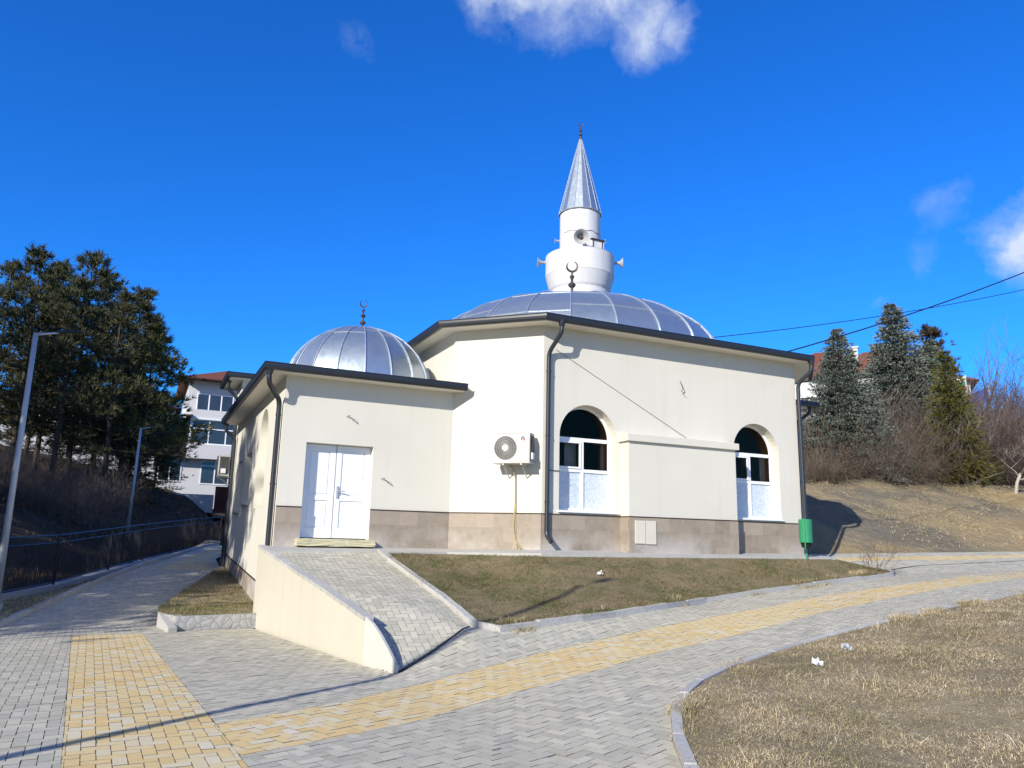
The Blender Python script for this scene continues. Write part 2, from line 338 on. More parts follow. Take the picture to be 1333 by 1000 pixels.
def pavers(mb,poly,ang,zf,L=.2,W=.1,lift=0.0,mi=0,origin=(0,0),pick=None,gap=.0023):
    poly=[tuple(p) for p in poly]; P_=np.array(poly); c,s=math.cos(ang),math.sin(ang)
    loc=np.c_[(P_[:,0]-origin[0])*c+(P_[:,1]-origin[1])*s, -(P_[:,0]-origin[0])*s+(P_[:,1]-origin[1])*c]/W
    lo=np.floor(loc.min(0)).astype(int)-4; hi=np.ceil(loc.max(0)).astype(int)+4
    rects=[]
    for n in range(lo[1],hi[1]+1):
        m0=(lo[0]-n)//4-1; m1=(hi[0]-n)//4+1
        for m in range(m0,m1+1):
            rects.append((n+4*m,n,n+4*m+2,n+1)); rects.append((n+3+4*m,n,n+4+4*m,n+2))
    R=np.array(rects,float); k=(R[:,2]>loc[:,0].min())&(R[:,0]<loc[:,0].max())&(R[:,3]>loc[:,1].min())&(R[:,1]<loc[:,1].max()); R=R[k]
    ins=np.ones(len(R),bool); lp=[tuple(q) for q in loc]
    anyin=np.zeros(len(R),bool)
    for a,b in ((0,1),(2,1),(2,3),(0,3)):
        q=inpoly(lp,R[:,a],R[:,b]); ins&=q; anyin|=q
    polys=[]
    for i,r in enumerate(R):
        if not ins[i]:
            pl=clip_rect(lp,[(r[0],r[1]),(r[2],r[1]),(r[2],r[3]),(r[0],r[3])])
            if len(pl)<3: continue
            A=sum(pl[j-1][0]*pl[j][1]-pl[j][0]*pl[j-1][1] for j in range(len(pl)))/2
            if abs(A)<.12: continue
            if A<0: pl=pl[::-1]
        else: pl=[(r[0],r[1]),(r[2],r[1]),(r[2],r[3]),(r[0],r[3])]
        # dedupe
        q=[]
        for p in pl:
            if not q or abs(p[0]-q[-1][0])+abs(p[1]-q[-1][1])>1e-3: q.append(p)
        if len(q)>2 and abs(q[0][0]-q[-1][0])+abs(q[0][1]-q[-1][1])<1e-3: q.pop()
        if len(q)<3 or len(q)>8: continue
        polys.append(q)
    for q in polys:
        q=np.array(q)*W; cx,cy=q.mean(0); d=q-(cx,cy); ln=np.hypot(d[:,0],d[:,1])+1e-6
        o1=(cx,cy)+d*(1-np.minimum(.5,gap*1.4/ln))[:,None]; o2=(cx,cy)+d*(1-np.minimum(.5,(gap*1.4+.0022)/ln))[:,None]
        w=lambda a: np.c_[origin[0]+a[:,0]*c-a[:,1]*s, origin[1]+a[:,0]*s+a[:,1]*c]
        a1,a2=w(o1),w(o2); dz=random.gauss(0,.0016)+lift
        k=len(q); V=list(np.c_[a2,zf(a2[:,0],a2[:,1])+dz])+list(np.c_[a1,zf(a1[:,0],a1[:,1])+dz-.009])
        F=[tuple(range(k))]+[(k+j,k+(j+1)%k,(j+1)%k,j) for j in range(k)]
        mb.mesh(V,F[:1],mi if pick is None else pick(a1.mean(0))); b_=len(mb.v)-len(V)
        for f in F[1:]: mb.f.append(tuple(a+b_ for a in f)); mb.uv.append([(0,0)]*4); mb.m.append(2)
# zone corner data
KERB=[(4.35,10.46),(4.75,10.3),(5.47,10.5),(6.37,10.75),(7.85,11.23),(9.77,11.98),(11.7,12.35),(13.18,12.6),(15.02,12.98),(16.6,13.4),(17.1,13.75),(17.15,14.1)]
NEARK=[(2.75,2.6),(3.2,3.9),(3.62,4.73),(4.01,5.38),(4.43,5.96),(4.94,6.51),(5.42,6.87),(6.27,7.3),(7.11,7.6),(8.43,7.92),(9.8,8.16),(11.62,8.5),(14.15,8.95),(18,9.8),(24,10.5),(34,10.4)]
LKERB=[(-9,9.6),(-6,12),(-3.4,14.6),(-2.02,16.73),(-1.71,18.14),(-1.34,19.98),(-.91,21.36),(-.1,23.91),(1.48,28.48),(3.0,33.35)]
S_tl,S_tr,S_br,S_bl=(-.81,15.23),(.25,15.18),(.93,5.2),(-.08,2.6)
YU=[(x,y) for x,y in zip(YUx,YUy) if x<30]; YL=[(x,y) for x,y in zip(YLx,YLy) if x<30]
def edge_x(y): return S_tr[0]+(S_br[0]-S_tr[0])*(S_tr[1]-y)/(S_tr[1]-S_br[1])
YU2=[(edge_x(7.46),7.46)]+YU[1:]; YL2=[(edge_x(6.36),6.36)]+YL[1:]
Yfar=(29.5,13.05)
RA,RB,RC,RD,RE=(2.22,15.92),(4.25,15.22),(4.35,10.46),(2.63,9.62),(2.98,9.42)
RD=(2.85,10.4)
def rampz(x,y):
    x=np.asarray(x,float);y=np.asarray(y,float)
    def dl(a,b):
        ln=math.hypot(b[0]-a[0],b[1]-a[1]); return ((b[0]-a[0])*(y-a[1])-(b[1]-a[1])*(x-a[0]))/ln, np.clip(((x-a[0])*(b[0]-a[0])+(y-a[1])*(b[1]-a[1]))/ln**2,0,1)
    d0,u0=dl(RE,RC); d1,u1=dl(RA,RB); d0=np.maximum(d0,0); d1=np.maximum(-d1,0); t=d0/(d0+d1+1e-6)
    zb=base(RE[0]+(RC[0]-RE[0])*u0,RE[1]+(RC[1]-RE[1])*u0)+.0; zt=1.37+(1.31-1.37)*u1; g=np.interp(t,[0,.2,1],[0,.27,1]); return zb+(zt-zb)*g
G1=[(-9,3),(-9,9.6),(-6,12),(-3.4,14.6),(-2.2,16.45),(-.86,16.45),S_tl,S_bl,(-9,2.6)]
G2=[(-.86,16.45),(.24,16.45),S_tr,S_tl]
TIPB=[(17.15,14.1),(19,15.2),(24,16.6),(29.5,17.5)]
G3=[S_tr,(.24,16.45),(.5,16.45),(.75,15.42),(2.12,15.6),(2.80,10.4),(2.94,9.36),(3.06,9.42),(4.32,10.42)]+KERB[1:]+[(19,14.5),(24,14.4),(29.5,14.1),Yfar]+YU2[::-1][1:]
G4=[YL2[0]]+YL2[1:]+[(29.5,11.84)]+[p for p in NEARK[::-1] if p[0]<29]+[(2.7,2.6),(1.13,2.6)]
YS=[S_tl,S_bl,(1.13,2.6),S_br,S_tr]
YR=YU2+[Yfar,(29.5,11.84)]+YL2[::-1]
G5=[(-2.2,16.45),(-2.02,16.73)]+LKERB[4:]+[(4.4,33.2),(3.2,30.2),(2.35,27.0),(2.28,24.45),(1.68,22.09),(1.13,19.93),(.53,17.2),(.5,16.45)]
YP=[(.75,24.3),(1.9,24.2),(2.2,27.0),(3.1,30.4),(2.5,30.6),(1.4,27)]
# far branch beyond the lawn tip
G6=[(15.3,15.2),(16.5,14.75),(17.2,14.2),(19,14.55),(24,14.45),(29.5,14.15),(29.5,15.3),(24,16.1),(18.5,16.85),(16.6,17.0),(16.2,15.9)]
YB=[(17.0,15.6),(22,15.0),(29.5,14.5),(29.5,15.0),(22,15.7),(17.4,16.3)]
mb=MB()
HB=math.radians(18)
pavers(mb,G1,.04,base); pavers(mb,G2,.04,base); pavers(mb,G3,math.radians(24),base); pavers(mb,G4,math.radians(20),base)
pavers(mb,G5,math.radians(-14),base,pick=lambda c:1 if inpoly(YP,np.array([c[0]]),np.array([c[1]]))[0] else 0)
pavers(mb,YS,.045,base,mi=1); pavers(mb,YR,math.radians(22),base,mi=1)
bz=lambda x,y:H(x,y)+.004
pavers(mb,G6,math.radians(12),bz,pick=lambda c:1 if inpoly(YB,np.array([c[0]]),np.array([c[1]]))[0] else 0,L=.3,W=.15)
mb.build('paving',[M['grey_pave'],M['yel_pave'],M['joint']],kind='structure')
HULL=[(-9,2.5),(-9,9.6),(-6,12),(-3.4,14.6),(-2.02,16.73)]+LKERB[4:]+[(4.4,33.2),(3.2,30.2),(2.35,27.0),(2.28,24.45),(1.68,22.09),(1.13,19.93),(.53,17.2),(.5,16.45),(.75,15.42),(2.2,15.6),(2.85,10.4),(3.0,9.45),(4.3,10.45)]+KERB[1:]+[(19,14.55),(24,14.45),(29.6,14.15),(29.6,10.4)]+[p for p in NEARK[::-1] if p[0]<29]+[(2.7,2.5)]
sheet('paving_bed',HULL,lambda x,y:base(x,y)-.024,.22,M['sand'])
sheet('paving_bed',G6,lambda x,y:bz(x,y)-.024,.3,M['sand'])
# front lawn
KX=[p[0] for p in KERB]; KY=[p[1] for p in KERB]
def kerbtop(x): return base(x,np.interp(x,KX,KY))+.07
def slabline(x): return np.interp(x,[4.25,5.75,7.2,15.2,16.4,17.2],[15.16,15.28,13.86,13.86,14.4,14.6])
def lawnz(x,y):
    yk=np.interp(x,[4.25]+KX,[15.16]+KY); t=np.clip((y-yk)/np.maximum(slabline(x)-yk,.3),0,1)
    zk=kerbtop(np.maximum(x,4.35)); zs=np.interp(x,[4.2,15,16.5,17.2],[1.29,1.335,1.22,1.12])
    zr=np.where(x<4.35,rampz(x,y)-.01,zk)
    return zr+(zs-zr)*(.75*t+.25*t*t)+.02*wob(x,y,1.3)*np.minimum(1,t*5)*np.minimum(1,(1-t)*6)
LAWN=[(4.29,15.18)]+KERB+[(16.4,14.55),(15.3,14.0),(15.2,13.84),(7.28,13.84),(5.82,15.26)]
sheet('lawn_ground',LAWN,lawnz,.2,M['lawn_soil'])
def nearz(x,y):
    yk=np.interp(x,[p[0] for p in NEARK],[p[1] for p in NEARK]); d=np.clip(yk-y,0,6)
    return base(x,y)*1.0+.035+.05*ss(0,1.2,d)+.06*wob(x,y,.8)*ss(.2,1.5,d)+.02*wob(x,y,2.7)*ss(.1,.8,d)
NEARP=NEARK[:-1]+[(33,10.4),(34,6),(26,-3),(8,-4),(3,-3)]
sheet('dry_verge_ground',NEARP,nearz,.25,M['soil'])
VERGE=[LKERB[i] for i in range(len(LKERB))]+[(3.6,39.6),(1.25,34.9),(-.75,28.5),(-2.85,21.2),(-4.4,17.1),(-6.6,13.0),(-11,10.5)]
LKX=[p[0] for p in LKERB]; LKY=[p[1] for p in LKERB]
def fdrop(y): return np.interp(y,[13,21.6,27,38],[-.45,-.38,-.2,0])
def vergez(x,y):
    t=np.clip((np.interp(y,LKY,LKX)-x-.12)/.9,0,1); zf=np.interp(y,[13,17,21.3,25,29,34,40],[-.1,-.02,.08,.16,.40,.68,1.08])-.12
    return (base(x,y)+.05)*(1-t)+zf*t+.025*wob(x,y,1.5)
sheet('path_verge',VERGE,vergez,.3,M['soil'])
BEDP=[(.5,16.45),(.77,15.62),(2.24,15.72),(2.42,16.2),(2.42,25),(2.28,24.45),(1.68,22.09),(1.13,19.93),(.53,17.2)]
def bedz(x,y): return np.maximum(base(x,y)+.07,.10+np.interp(y,[15.6,18,25],[.02,.08,.6]))
sheet('planter_soil',BEDP,bedz,.2,M['soil'])
# terrain to the horizon
def axis(a,b,c,d,f,n):
    mid=np.arange(b,c,f); lo=b-np.geomspace(.6,b-a,n)[::-1]; hi=c+np.geomspace(.6,d-c,n); return np.r_[lo,mid,hi]
ax=axis(-900,-32,62,900,.45,22); ay=axis(-700,-10,74,1000,.45,22)
X,Y=np.meshgrid(ax,ay); Z=H(X,Y)
rough=.12*wob(X,Y,.55)+.09*wob(X+3,Y,1.9)+.035*rng.standard_normal(X.shape)
s_=(X+2.75)*-.935+(Y-22)*.354; d_=.13*(X-18.1)+.99*(Y-17.2)
amt=np.clip(np.maximum(ss(2,5,s_),ss(-.2,1.2,d_)*ss(12,16,X)),0,1); Z=Z+rough*amt*1.3
low=np.zeros(X.shape,bool)
for pl in (HULL,LAWN,NEARP,VERGE,BEDP,[(2.9,9.5),(4.5,10.5),(4.4,15.3)]): low|=inpoly(pl,X,Y)
Z=np.where(low,Z-.22,Z); Z=np.where(inpoly(G6,X,Y),H(X,Y)-.05,Z)
nx,ny=len(ax),len(ay); idx=np.arange(nx*ny).reshape(ny,nx)
Fq=np.stack([idx[:-1,:-1],idx[:-1,1:],idx[1:,1:],idx[1:,:-1]],-1).reshape(-1,4)
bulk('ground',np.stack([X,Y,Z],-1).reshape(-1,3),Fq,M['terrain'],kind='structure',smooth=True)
# kerbs
def kerb(mb,pts,zf,w=.1,h=.08,L=.8,side=1,joint=.008):
    P_=[np.array(p,float) for p in pts]; seg=[]
    for i in range(len(P_)-1):
        a,b=P_[i],P_[i+1]; ln=np.hypot(*(b-a)); k=max(1,round(ln/L))
        for j in range(k):
            u=a+(b-a)*j/k; v=a+(b-a)*(j+1)/k; t=(v-u)/np.hypot(*(v-u)); n=np.array((-t[1],t[0]))*side
            u=u+t*joint/2; v=v-t*joint/2; dz=random.gauss(0,.004)
            q=[u,v,v+n*w,u+n*w]; z=[float(zf(*u))]; z=[float(zf(*p)) for p in (u,v)]; z=[z[0],z[1],z[1],z[0]]; c=.012
            V=[(p[0],p[1],zz-.15) for p,zz in zip(q,z)]+[(p[0],p[1],zz+h-c+dz) for p,zz in zip(q,z)]
            cm=sum(q)/4; q2=[p+(cm-p)/np.hypot(*(cm-p))*c for p in q]; V+=[(p[0],p[1],zz+h+dz) for p,zz in zip(q2,z)]
            F=[(0,1,5,4),(1,2,6,5),(2,3,7,6),(3,0,4,7),(4,5,9,8),(5,6,10,9),(6,7,11,10),(7,4,8,11),(8,9,10,11)]
            if side<0: F=[f[::-1] for f in F]
            mb.mesh(V,F)
mb=MB(); kerb(mb,KERB,base,.1,.09); kerb(mb,NEARK[:-1],lambda x,y:base(x,y),.09,.06,.7,side=-1)
kerb(mb,LKERB,base,.1,.09); kerb(mb,[(2.28,24.4),(1.68,22.09),(1.13,19.93),(.53,17.2),(.5,16.45)],base,.1,.08,side=1)

mb.build('kerb',M['kerb'],kind='structure')
# ------------------------------------------------------------------ grass blades
def blades(name,poly,zf,dens,h0,h1,w,m,lean=.8,rngk=None,thin=None):
    P_=np.array(poly); lo,hi=P_.min(0),P_.max(0); n=int((hi[0]-lo[0])*(hi[1]-lo[1])*dens)
    x=rng.uniform(lo[0],hi[0],n); y=rng.uniform(lo[1],hi[1],n); k=inpoly(poly,x,y)
    if thin is not None: k&=rng.uniform(0,1,n)<thin(x,y)
    x,y=x[k],y[k]; n=len(x); z=zf(x,y)-.008
    a=rng.uniform(0,2*PI,n); h=rng.uniform(h0,h1,n)*(1+.5*wob(x,y,2.2)); le=rng.uniform(.1,lean*1.6,n)*h; b=a+rng.normal(0,.7,n)
    ww=w*rng.uniform(.6,1.5,n)
    dx,dy=np.cos(a),np.sin(a); px,py_=-np.sin(b)*ww/2,np.cos(b)*ww/2
    V=np.empty((n,5,3)); V[:,0]=np.c_[x-px,y-py_,z]; V[:,1]=np.c_[x+px,y+py_,z]
    V[:,2]=np.c_[x+dx*le*.35+px*.8,y+dy*le*.35+py_*.8,z+h*.62]; V[:,3]=np.c_[x+dx*le*.35-px*.8,y+dy*le*.35-py_*.8,z+h*.62]
    V[:,4]=np.c_[x+dx*le,y+dy*le,z+h*rng.uniform(.55,1,n)]
    i=np.arange(n)*5; F=np.concatenate([np.c_[i,i+1,i+2],np.c_[i,i+2,i+3],np.c_[i+3,i+2,i+4]])
    return bulk(name,V.reshape(-1,3),F,m,kind='stuff')
patch=lambda x,y:np.clip(.75+.6*wob(x,y,1.1),.25,1)
nearvis=[p for p in NEARK[1:] if p[0]<19]+[(22,10.3),(22,7.0),(9.5,3.2),(5,2.2),(3.4,3.2)]
g=blades('dry_grass',nearvis,nearz,6500,.012,.042,.0038,M['straw'],2.4,thin=lambda x,y:np.clip(1.25-.055*np.hypot(x,y),.35,1)*patch(x,y)); g['label']='short dry straw grass on the near verge'
g=blades('dry_stems',nearvis,nearz,220,.05,.13,.0035,M['straw'],1.5,thin=lambda x,y:np.clip(1.3*wob(x,y,.9),0.05,1)); g['label']='longer dry grass stems scattered over the near verge'
g=blades('lawn_grass',LAWN,lawnz,3800,.014,.042,.006,M['lawn'],1.6,thin=patch); g['label']='patchy winter lawn in front of the building'
g=blades('verge_grass',[p for p in VERGE if p[1]<36],vergez,800,.03,.09,.009,M['straw'],.9,thin=patch); g['label']='dry grass along the shaded path'
g=blades('planter_grass',BEDP,bedz,1500,.02,.07,.007,M['lawn'],1,thin=patch); g['label']='thin grass in the raised planter bed'
BANK=[(17,17.3),(24,16.5),(30,15.7),(38,14.6),(46,22),(36,28),(22,29),(16.6,23)]
g=blades('bank_scrub',BANK,H,130,.02,.09,.014,M['straw'],1.3,thin=lambda x,y:np.clip(.5+.9*wob(x,y,.35),0.05,1)); g['label']='dry tufts scattered over the earth bank'
HILLP=[(-3.6,20),(-8,18),(-30,30),(-22,70),(2,66),(6,50),(2.6,40)]
g=blades('hill_scrub',HILLP,H,40,.06,.28,.03,M['twig3'],1.0,thin=lambda x,y:np.clip(.5+.8*wob(x,y,.3),.1,1)); g['label']='dead grass tufts on the shaded hillside'
def strip(pts,o0,o1):
    a=[];b=[]
    for i,p in enumerate(pts):
        q=Vector(pts[min(i+1,len(pts)-1)])-Vector(pts[max(i-1,0)]); n=Vector((-q.y,q.x)).normalized(); a.append(tuple(Vector(p)+n*o0)); b.append(tuple(Vector(p)+n*o1))
    return a+b[::-1]
kw=lambda x,y:np.clip(1.6*wob(x,y,1.7)-.15,0,1)
for pts,o0,o1,zf in ((NEARK[1:13],-.02,.07,lambda x,y:base(x,y)+.01),(NEARK[1:13],-.2,-.06,lambda x,y:nearz(x,y)+.01),(NEARK[5:15],-.10,.01,lambda x,y:base(x,y)+.045),(KERB[:9],-.08,.0,lambda x,y:base(x,y)+.005),(KERB[:10],.1,.22,lambda x,y:lawnz(x,y)+.01)):
    g=blades('kerb_weeds',strip(pts,o0,o1),zf,5000,.03,.11,.0045,M['straw'],1.2,thin=kw); g['label']='dry weeds growing along the kerb stones'
# ------------------------------------------------------------------ mosque
mosque=thing('mosque','cream mosque with a large grey metal dome and a lower domed annex','mosque',(11.2,19.7,1.3))
OCT=[(7.57,14.52),(14.85,14.52),(16.34,16.0),(16.34,23.4),(14.85,24.9),(7.57,24.9),(6.08,23.4),(6.08,16.0)]
ZB,ZP,ZE=1.25,2.15,6.23
def wall_panel(mb,a,b,z0,z1,holes=(),depth=.3,plinth=None):
    """vertical wall a->b (outside on the right-hand side looking a->b... outward normal = (dy,-dx)); holes: lists of (u,z)"""
    a=Vector((*a,0)); b=Vector((*b,0)); u=(b-a).normalized(); L=(b-a).length; n=Vector((u.y,-u.x,0))
    T=lambda q,d=0: a+u*q[0]+Vector((0,0,q[1]))-n*d
    outer=[(0,z0),(L,z0),(L,z1),(0,z1)]; loops=[[Vector((p[0],p[1],0)) for p in outer]]+[[Vector((p[0],p[1],0)) for p in h[::-1]] for h in holes]
    flat=[p for l in loops for p in l]
    for t in tessellate_polygon(loops):
        p,q,r=[flat[i] for i in t]
        if (q-p).cross(r-p).z<0: q,r=r,q
        mb.face([T(p),T(q),T(r)])
    for h in holes:
        dd=depth
        for i in range(len(h)):
            p,q=h[i],h[(i+1)%len(h)]; mb.face([T(q),T(p),T(p,dd),T(q,dd)])
    return T
def arch(u0,u1,z0,ztop,n=20):
    r=(u1-u0)/2; zc=ztop-r; c=(u0+u1)/2
    return [(u0,z0),(u1,z0)]+[(c+r*math.cos(PI*i/n),zc+r*math.sin(PI*i/n)) for i in range(n+1)]
W1=arch(7.98-7.57,9.42-7.57,2.25,4.56); W2=arch(12.75-7.57,14.19-7.57,2.25,4.55)
mb=MB(); DW=.26
TF=wall_panel(mb,OCT[0],OCT[1],ZB,ZE+.12,[W1,W2],DW)
for i in range(1,8):
    wall_panel(mb,OCT[i],OCT[(i+1)%8],ZB,ZE+.12)
hall=mb.build('hall_wall',M['cream'],mosque)
# interior floor, back wall colour comes from the same walls; plinth cladding as slabs 25 mm proud
def plinth(mb,a,b,z0,z1,t=.02,z0b=None,z1b=None,cut=()):
    a=Vector((*a,0)); b=Vector((*b,0)); u=(b-a).normalized(); L=(b-a).length; n=Vector((u.y,-u.x,0)); z0b=z0 if z0b is None else z0b; z1b=z1 if z1b is None else z1b
    o=n*t; e=0
    p=[a+o+Vector((0,0,z0)),b+o+Vector((0,0,z0b)),b+o+Vector((0,0,z1b)),a+o+Vector((0,0,z1))]
    mb.face(p,[(0,z0-1.25),(L,z0b-1.25),(L,z1b-1.25),(0,z1-1.25)])
    mb.face([p[3],p[2],p[2]-o*1.0,p[3]-o*1.0],[(0,.1)]*4)
    mb.face([p[0]-o,p[0],p[3],p[3]-o],[(.01,.1)]*4); mb.face([p[1],p[1]-o,p[2]-o,p[2]],[(.01,.1)]*4)
mb=MB(); plinth(mb,OCT[0],(9.53,14.52),ZB,ZP); plinth(mb,(12.52,14.52),OCT[1],ZB,ZP); plinth(mb,OCT[7],OCT[0],ZB,ZP); plinth(mb,OCT[1],OCT[2],ZB,ZP); plinth(mb,OCT[2],OCT[3],ZB,ZP)
plinth(mb,(9.53,14.52),(9.53,14.19),ZB,ZP); plinth(mb,(9.53,14.19),(12.52,14.19),ZB,ZP); plinth(mb,(12.52,14.19),(12.52,14.52),ZB,ZP)
plinth(mb,(2.42,16),(2.92,16),ZB,ZP); plinth(mb,(4.32,16),(6.06,16),ZB,ZP)
plinth(mb,(2.42,25.98),(2.42,16.0),.3,1.08,.02,-.35,.50)
mb.build('plinth',M['plinth'],mosque)
def shade_strip(mb,a,b,z,o=.034,z2=None):  # dark strip standing in for the shadow line along the plinth top
    a=Vector((*a,0)); b=Vector((*b,0)); u=(b-a).normalized(); n=Vector((u.y,-u.x,0)); z2=z if z2 is None else z2
    V=[a+Vector((0,0,z)),b+Vector((0,0,z2)),b+n*o+Vector((0,0,z2)),a+n*o+Vector((0,0,z)),a+Vector((0,0,z+.018)),b+Vector((0,0,z2+.018)),b+n*o+Vector((0,0,z2+.014)),a+n*o+Vector((0,0,z+.014))]
    mb.mesh(V,[(0,1,2,3),(7,6,5,4),(3,2,6,7),(0,3,7,4),(1,5,6,2)])
mb=MB()
for a,b in ((OCT[0],(9.53,14.52)),((12.52,14.52),OCT[1]),(OCT[7],OCT[0]),(OCT[1],OCT[2]),((9.53,14.52),(9.53,14.19)),((9.53,14.19),(12.52,14.19)),((12.52,14.19),(12.52,14.52)),((2.42,16),(2.92,16)),((4.32,16),(6.06,16))): shade_strip(mb,a,b,ZP+.001)
shade_strip(mb,(2.42,25.98),(2.42,16.0),1.081,.034,.501); mb.build('plinth_shade_line',M['wood'],mosque)
# mihrab niche
mb=MB(); nx0,nx1,nyf=9.53,12.52,14.19
mb.face([(nx0,14.52,ZB),(nx0,nyf,ZB),(nx0,nyf,3.82),(nx0,14.52,3.82)][::-1]); mb.face([(nx0,nyf,ZB),(nx1,nyf,ZB),(nx1,nyf,3.82),(nx0,nyf,3.82)])
mb.face([(nx1,nyf,ZB),(nx1,14.52,ZB),(nx1,14.52,3.82),(nx1,nyf,3.82)])
ni=mb.build('niche_wall',M['cream'],mosque)
mb=MB(); a,b,c0,c1=nx0-.06,nx1+.06,nyf-.07,14.52
V=[(a,c0,3.80),(b,c0,3.80),(b,c1,3.80),(a,c1,3.80),(a,c0,3.945),(b,c0,3.945),(b,c1,4.03),(a,c1,4.03)]
mb.mesh(V,[(0,3,2,1),(4,5,6,7),(0,1,5,4),(1,2,6,5),(3,0,4,7)]); mb.build('niche_cornice',M['cream'],mosque)
mb=MB()
for x0,x1 in ((9.66,9.92),(9.94,10.20)):
    mb.box((x0,14.145,1.58+random.uniform(0,.02)),(x1,14.168,2.08))
hp=mb.build('hatch_panels',simple('hatch_cream',(.66,.62,.52),.7,var=.08),mosque); 
# windows
def window(u0,u1,z0,ztop,T,d,parent,name='window'):
    """arched window set d behind facade; T maps (u,z),depth to 3D"""
    r=(u1-u0)/2; zc=ztop-r; c=(u0+u1)/2; fw=.055; fd=.05
    root=MB()
    def bar(a,b,c_,d_,dep=d,th=fd):
        V=[T((a,c_),dep+th),T((b,c_),dep+th),T((b,d_),dep+th),T((a,d_),dep+th),T((a,c_),dep),T((b,c_),dep),T((b,d_),dep),T((a,d_),dep)]
        root.mesh(V,[(0,3,2,1),(4,5,6,7),(0,1,5,4),(1,2,6,5),(2,3,7,6),(3,0,4,7)])
    bar(u0,u1,z0,z0+fw); bar(u0,u0+fw,z0+fw,zc); bar(u1-fw,u1,z0+fw,zc)
    N=24
    for i in range(N):
        w0,w1=PI*i/N,PI*(i+1)/N; q=[(c+r*math.cos(w0),zc+r*math.sin(w0)),(c+r*math.cos(w1),zc+r*math.sin(w1)),(c+(r-fw)*math.cos(w1),zc+(r-fw)*math.sin(w1)),(c+(r-fw)*math.cos(w0),zc+(r-fw)*math.sin(w0))]
        V=[T(p,d+fd) for p in q]+[T(p,d) for p in q]; root.mesh(V,[(0,3,2,1),(4,5,6,7),(0,1,5,4),(2,3,7,6)])
    zt=zc-.03; zm=z0+.88
    bar(u0+fw,u1-fw,zt-.035,zt+.045); bar(u0+fw,u1-fw,zm-.035,zm+.035); bar(c-.035,c+.035,z0+fw,zm-.035); bar(c-.035,c+.035,zm+.035,zt-.035)
    # opening casement, upper left
    e=.04; a0,a1,b0,b1=u0+fw+.005,c-.04,zm+.04,zt-.04
    for q in ((a0,a1,b0,b0+e),(a0,a1,b1-e,b1),(a0,a0+e,b0+e,b1-e),(a1-e,a1,b0+e,b1-e)): bar(*q,dep=d-.018,th=.03)
    f=root.build(name,M['white'],parent)
    g=MB(); dg=d+.03
    pts=[(u0+.02,zm),(u1-.02,zm),(u1-.02,zc)]+[(c+(r-.02)*math.cos(PI*i/20),zc+(r-.02)*math.sin(PI*i/20)) for i in range(1,20)]+[(u0+.02,zc)]
    g.face([T(p,dg) for p in pts]); g.build('pane',M['glass'],f)
    g=MB(); g.face([T(p,dg) for p in [(u0+.02,z0+.02),(u1-.02,z0+.02),(u1-.02,zm),(u0+.02,zm)]]); g.build('frosted_pane',M['frost'],f)
    s=MB(); V=[T(p,q) for q in (-.06,d) for p in [(u0-.03,z0-.045),(u1+.03,z0-.045),(u1+.03,z0-.012),(u0-.03,z0-.012)]]
    s.mesh(V,[(0,1,2,3),(7,6,5,4),(3,2,6,7),(0,4,5,1),(1,5,6,2),(0,3,7,4)]); s.build('sill',M['white'],f)
    return f
window(.41,1.85,2.25,4.56,TF,DW,mosque); window(5.18,6.62,2.25,4.55,TF,DW,mosque)
for x0,x1,z0,z1 in ((8.36,8.66,3.18,3.80),(9.30,9.42,3.15,3.8),(13.98,14.18,3.15,3.85),(12.75,13.2,3.55,3.85)):
    mb=MB(); N=10
    for k in range(N): 
        a,b=x0+(x1-x0)*k/N,x0+(x1-x0)*(k+1)/N; ya,yb=14.98+.012*math.sin(k*2.1),14.98+.012*math.sin((k+1)*2.1); mb.face([(a,ya,z0),(b,yb,z0),(b,yb,z1),(a,ya,z1)])
    mb.build('curtain',M['curtain'],mosque)
# inner rooms: floor and some interior wall so the panes look into a room
mb=MB(); mb.face([(6.2,16,1.45),(7.6,14.6,1.45),(14.8,14.6,1.45),(16.2,16,1.45),(16.2,23.4,1.45),(14.8,24.8,1.45),(7.6,24.8,1.45),(6.2,23.4,1.45)]); mb.build('hall_floor',simple('red_carpet',(.16,.03,.025),.95),mosque)
# annex
AX0,AX1,AY0,AY1=2.42,6.08,16.0,24.5; AE=4.81
DO=[(2.92-AX0,1.54),(4.32-AX0,1.54),(4.32-AX0,3.47),(2.92-AX0,3.47)]
mb=MB(); TA=wall_panel(mb,(AX0,AY0),(AX1,AY0),ZB,AE+.1,[DO],.26)
LH=[arch(AY1-19.38,AY1-18.04,2.2,4.49),[(AY1-21.75,2.36),(AY1-20.55,2.36),(AY1-20.55,3.66),(AY1-21.75,3.66)],[(AY1-23.4,2.2),(AY1-22.5,2.2),(AY1-22.5,3.6),(AY1-23.4,3.6)]]
TL=wall_panel(mb,(AX0,AY1),(AX0,AY0),-.5,AE+.1,LH,.2)
wall_panel(mb,(AX1,AY1),(AX0,AY1),-.2,AE+.1)
mb.build('annex_wall',M['cream'],mosque)
mb=MB(); h=LH[0]; mb.face([TL(p,.199) for p in h]); mb.build('blind_arch_back',M['cream'],mosque)
mb=MB(); 
for q in ((AY1-19.05,AY1-18.45,2.75,3.02),): mb.mesh([TL((q[0],q[2]),.19),TL((q[1],q[2]),.19),TL((q[1],q[3]),.19),TL((q[0],q[3]),.19)],[(0,1,2,3)])
mb.build('grey_patch',M['conc'],mosque)
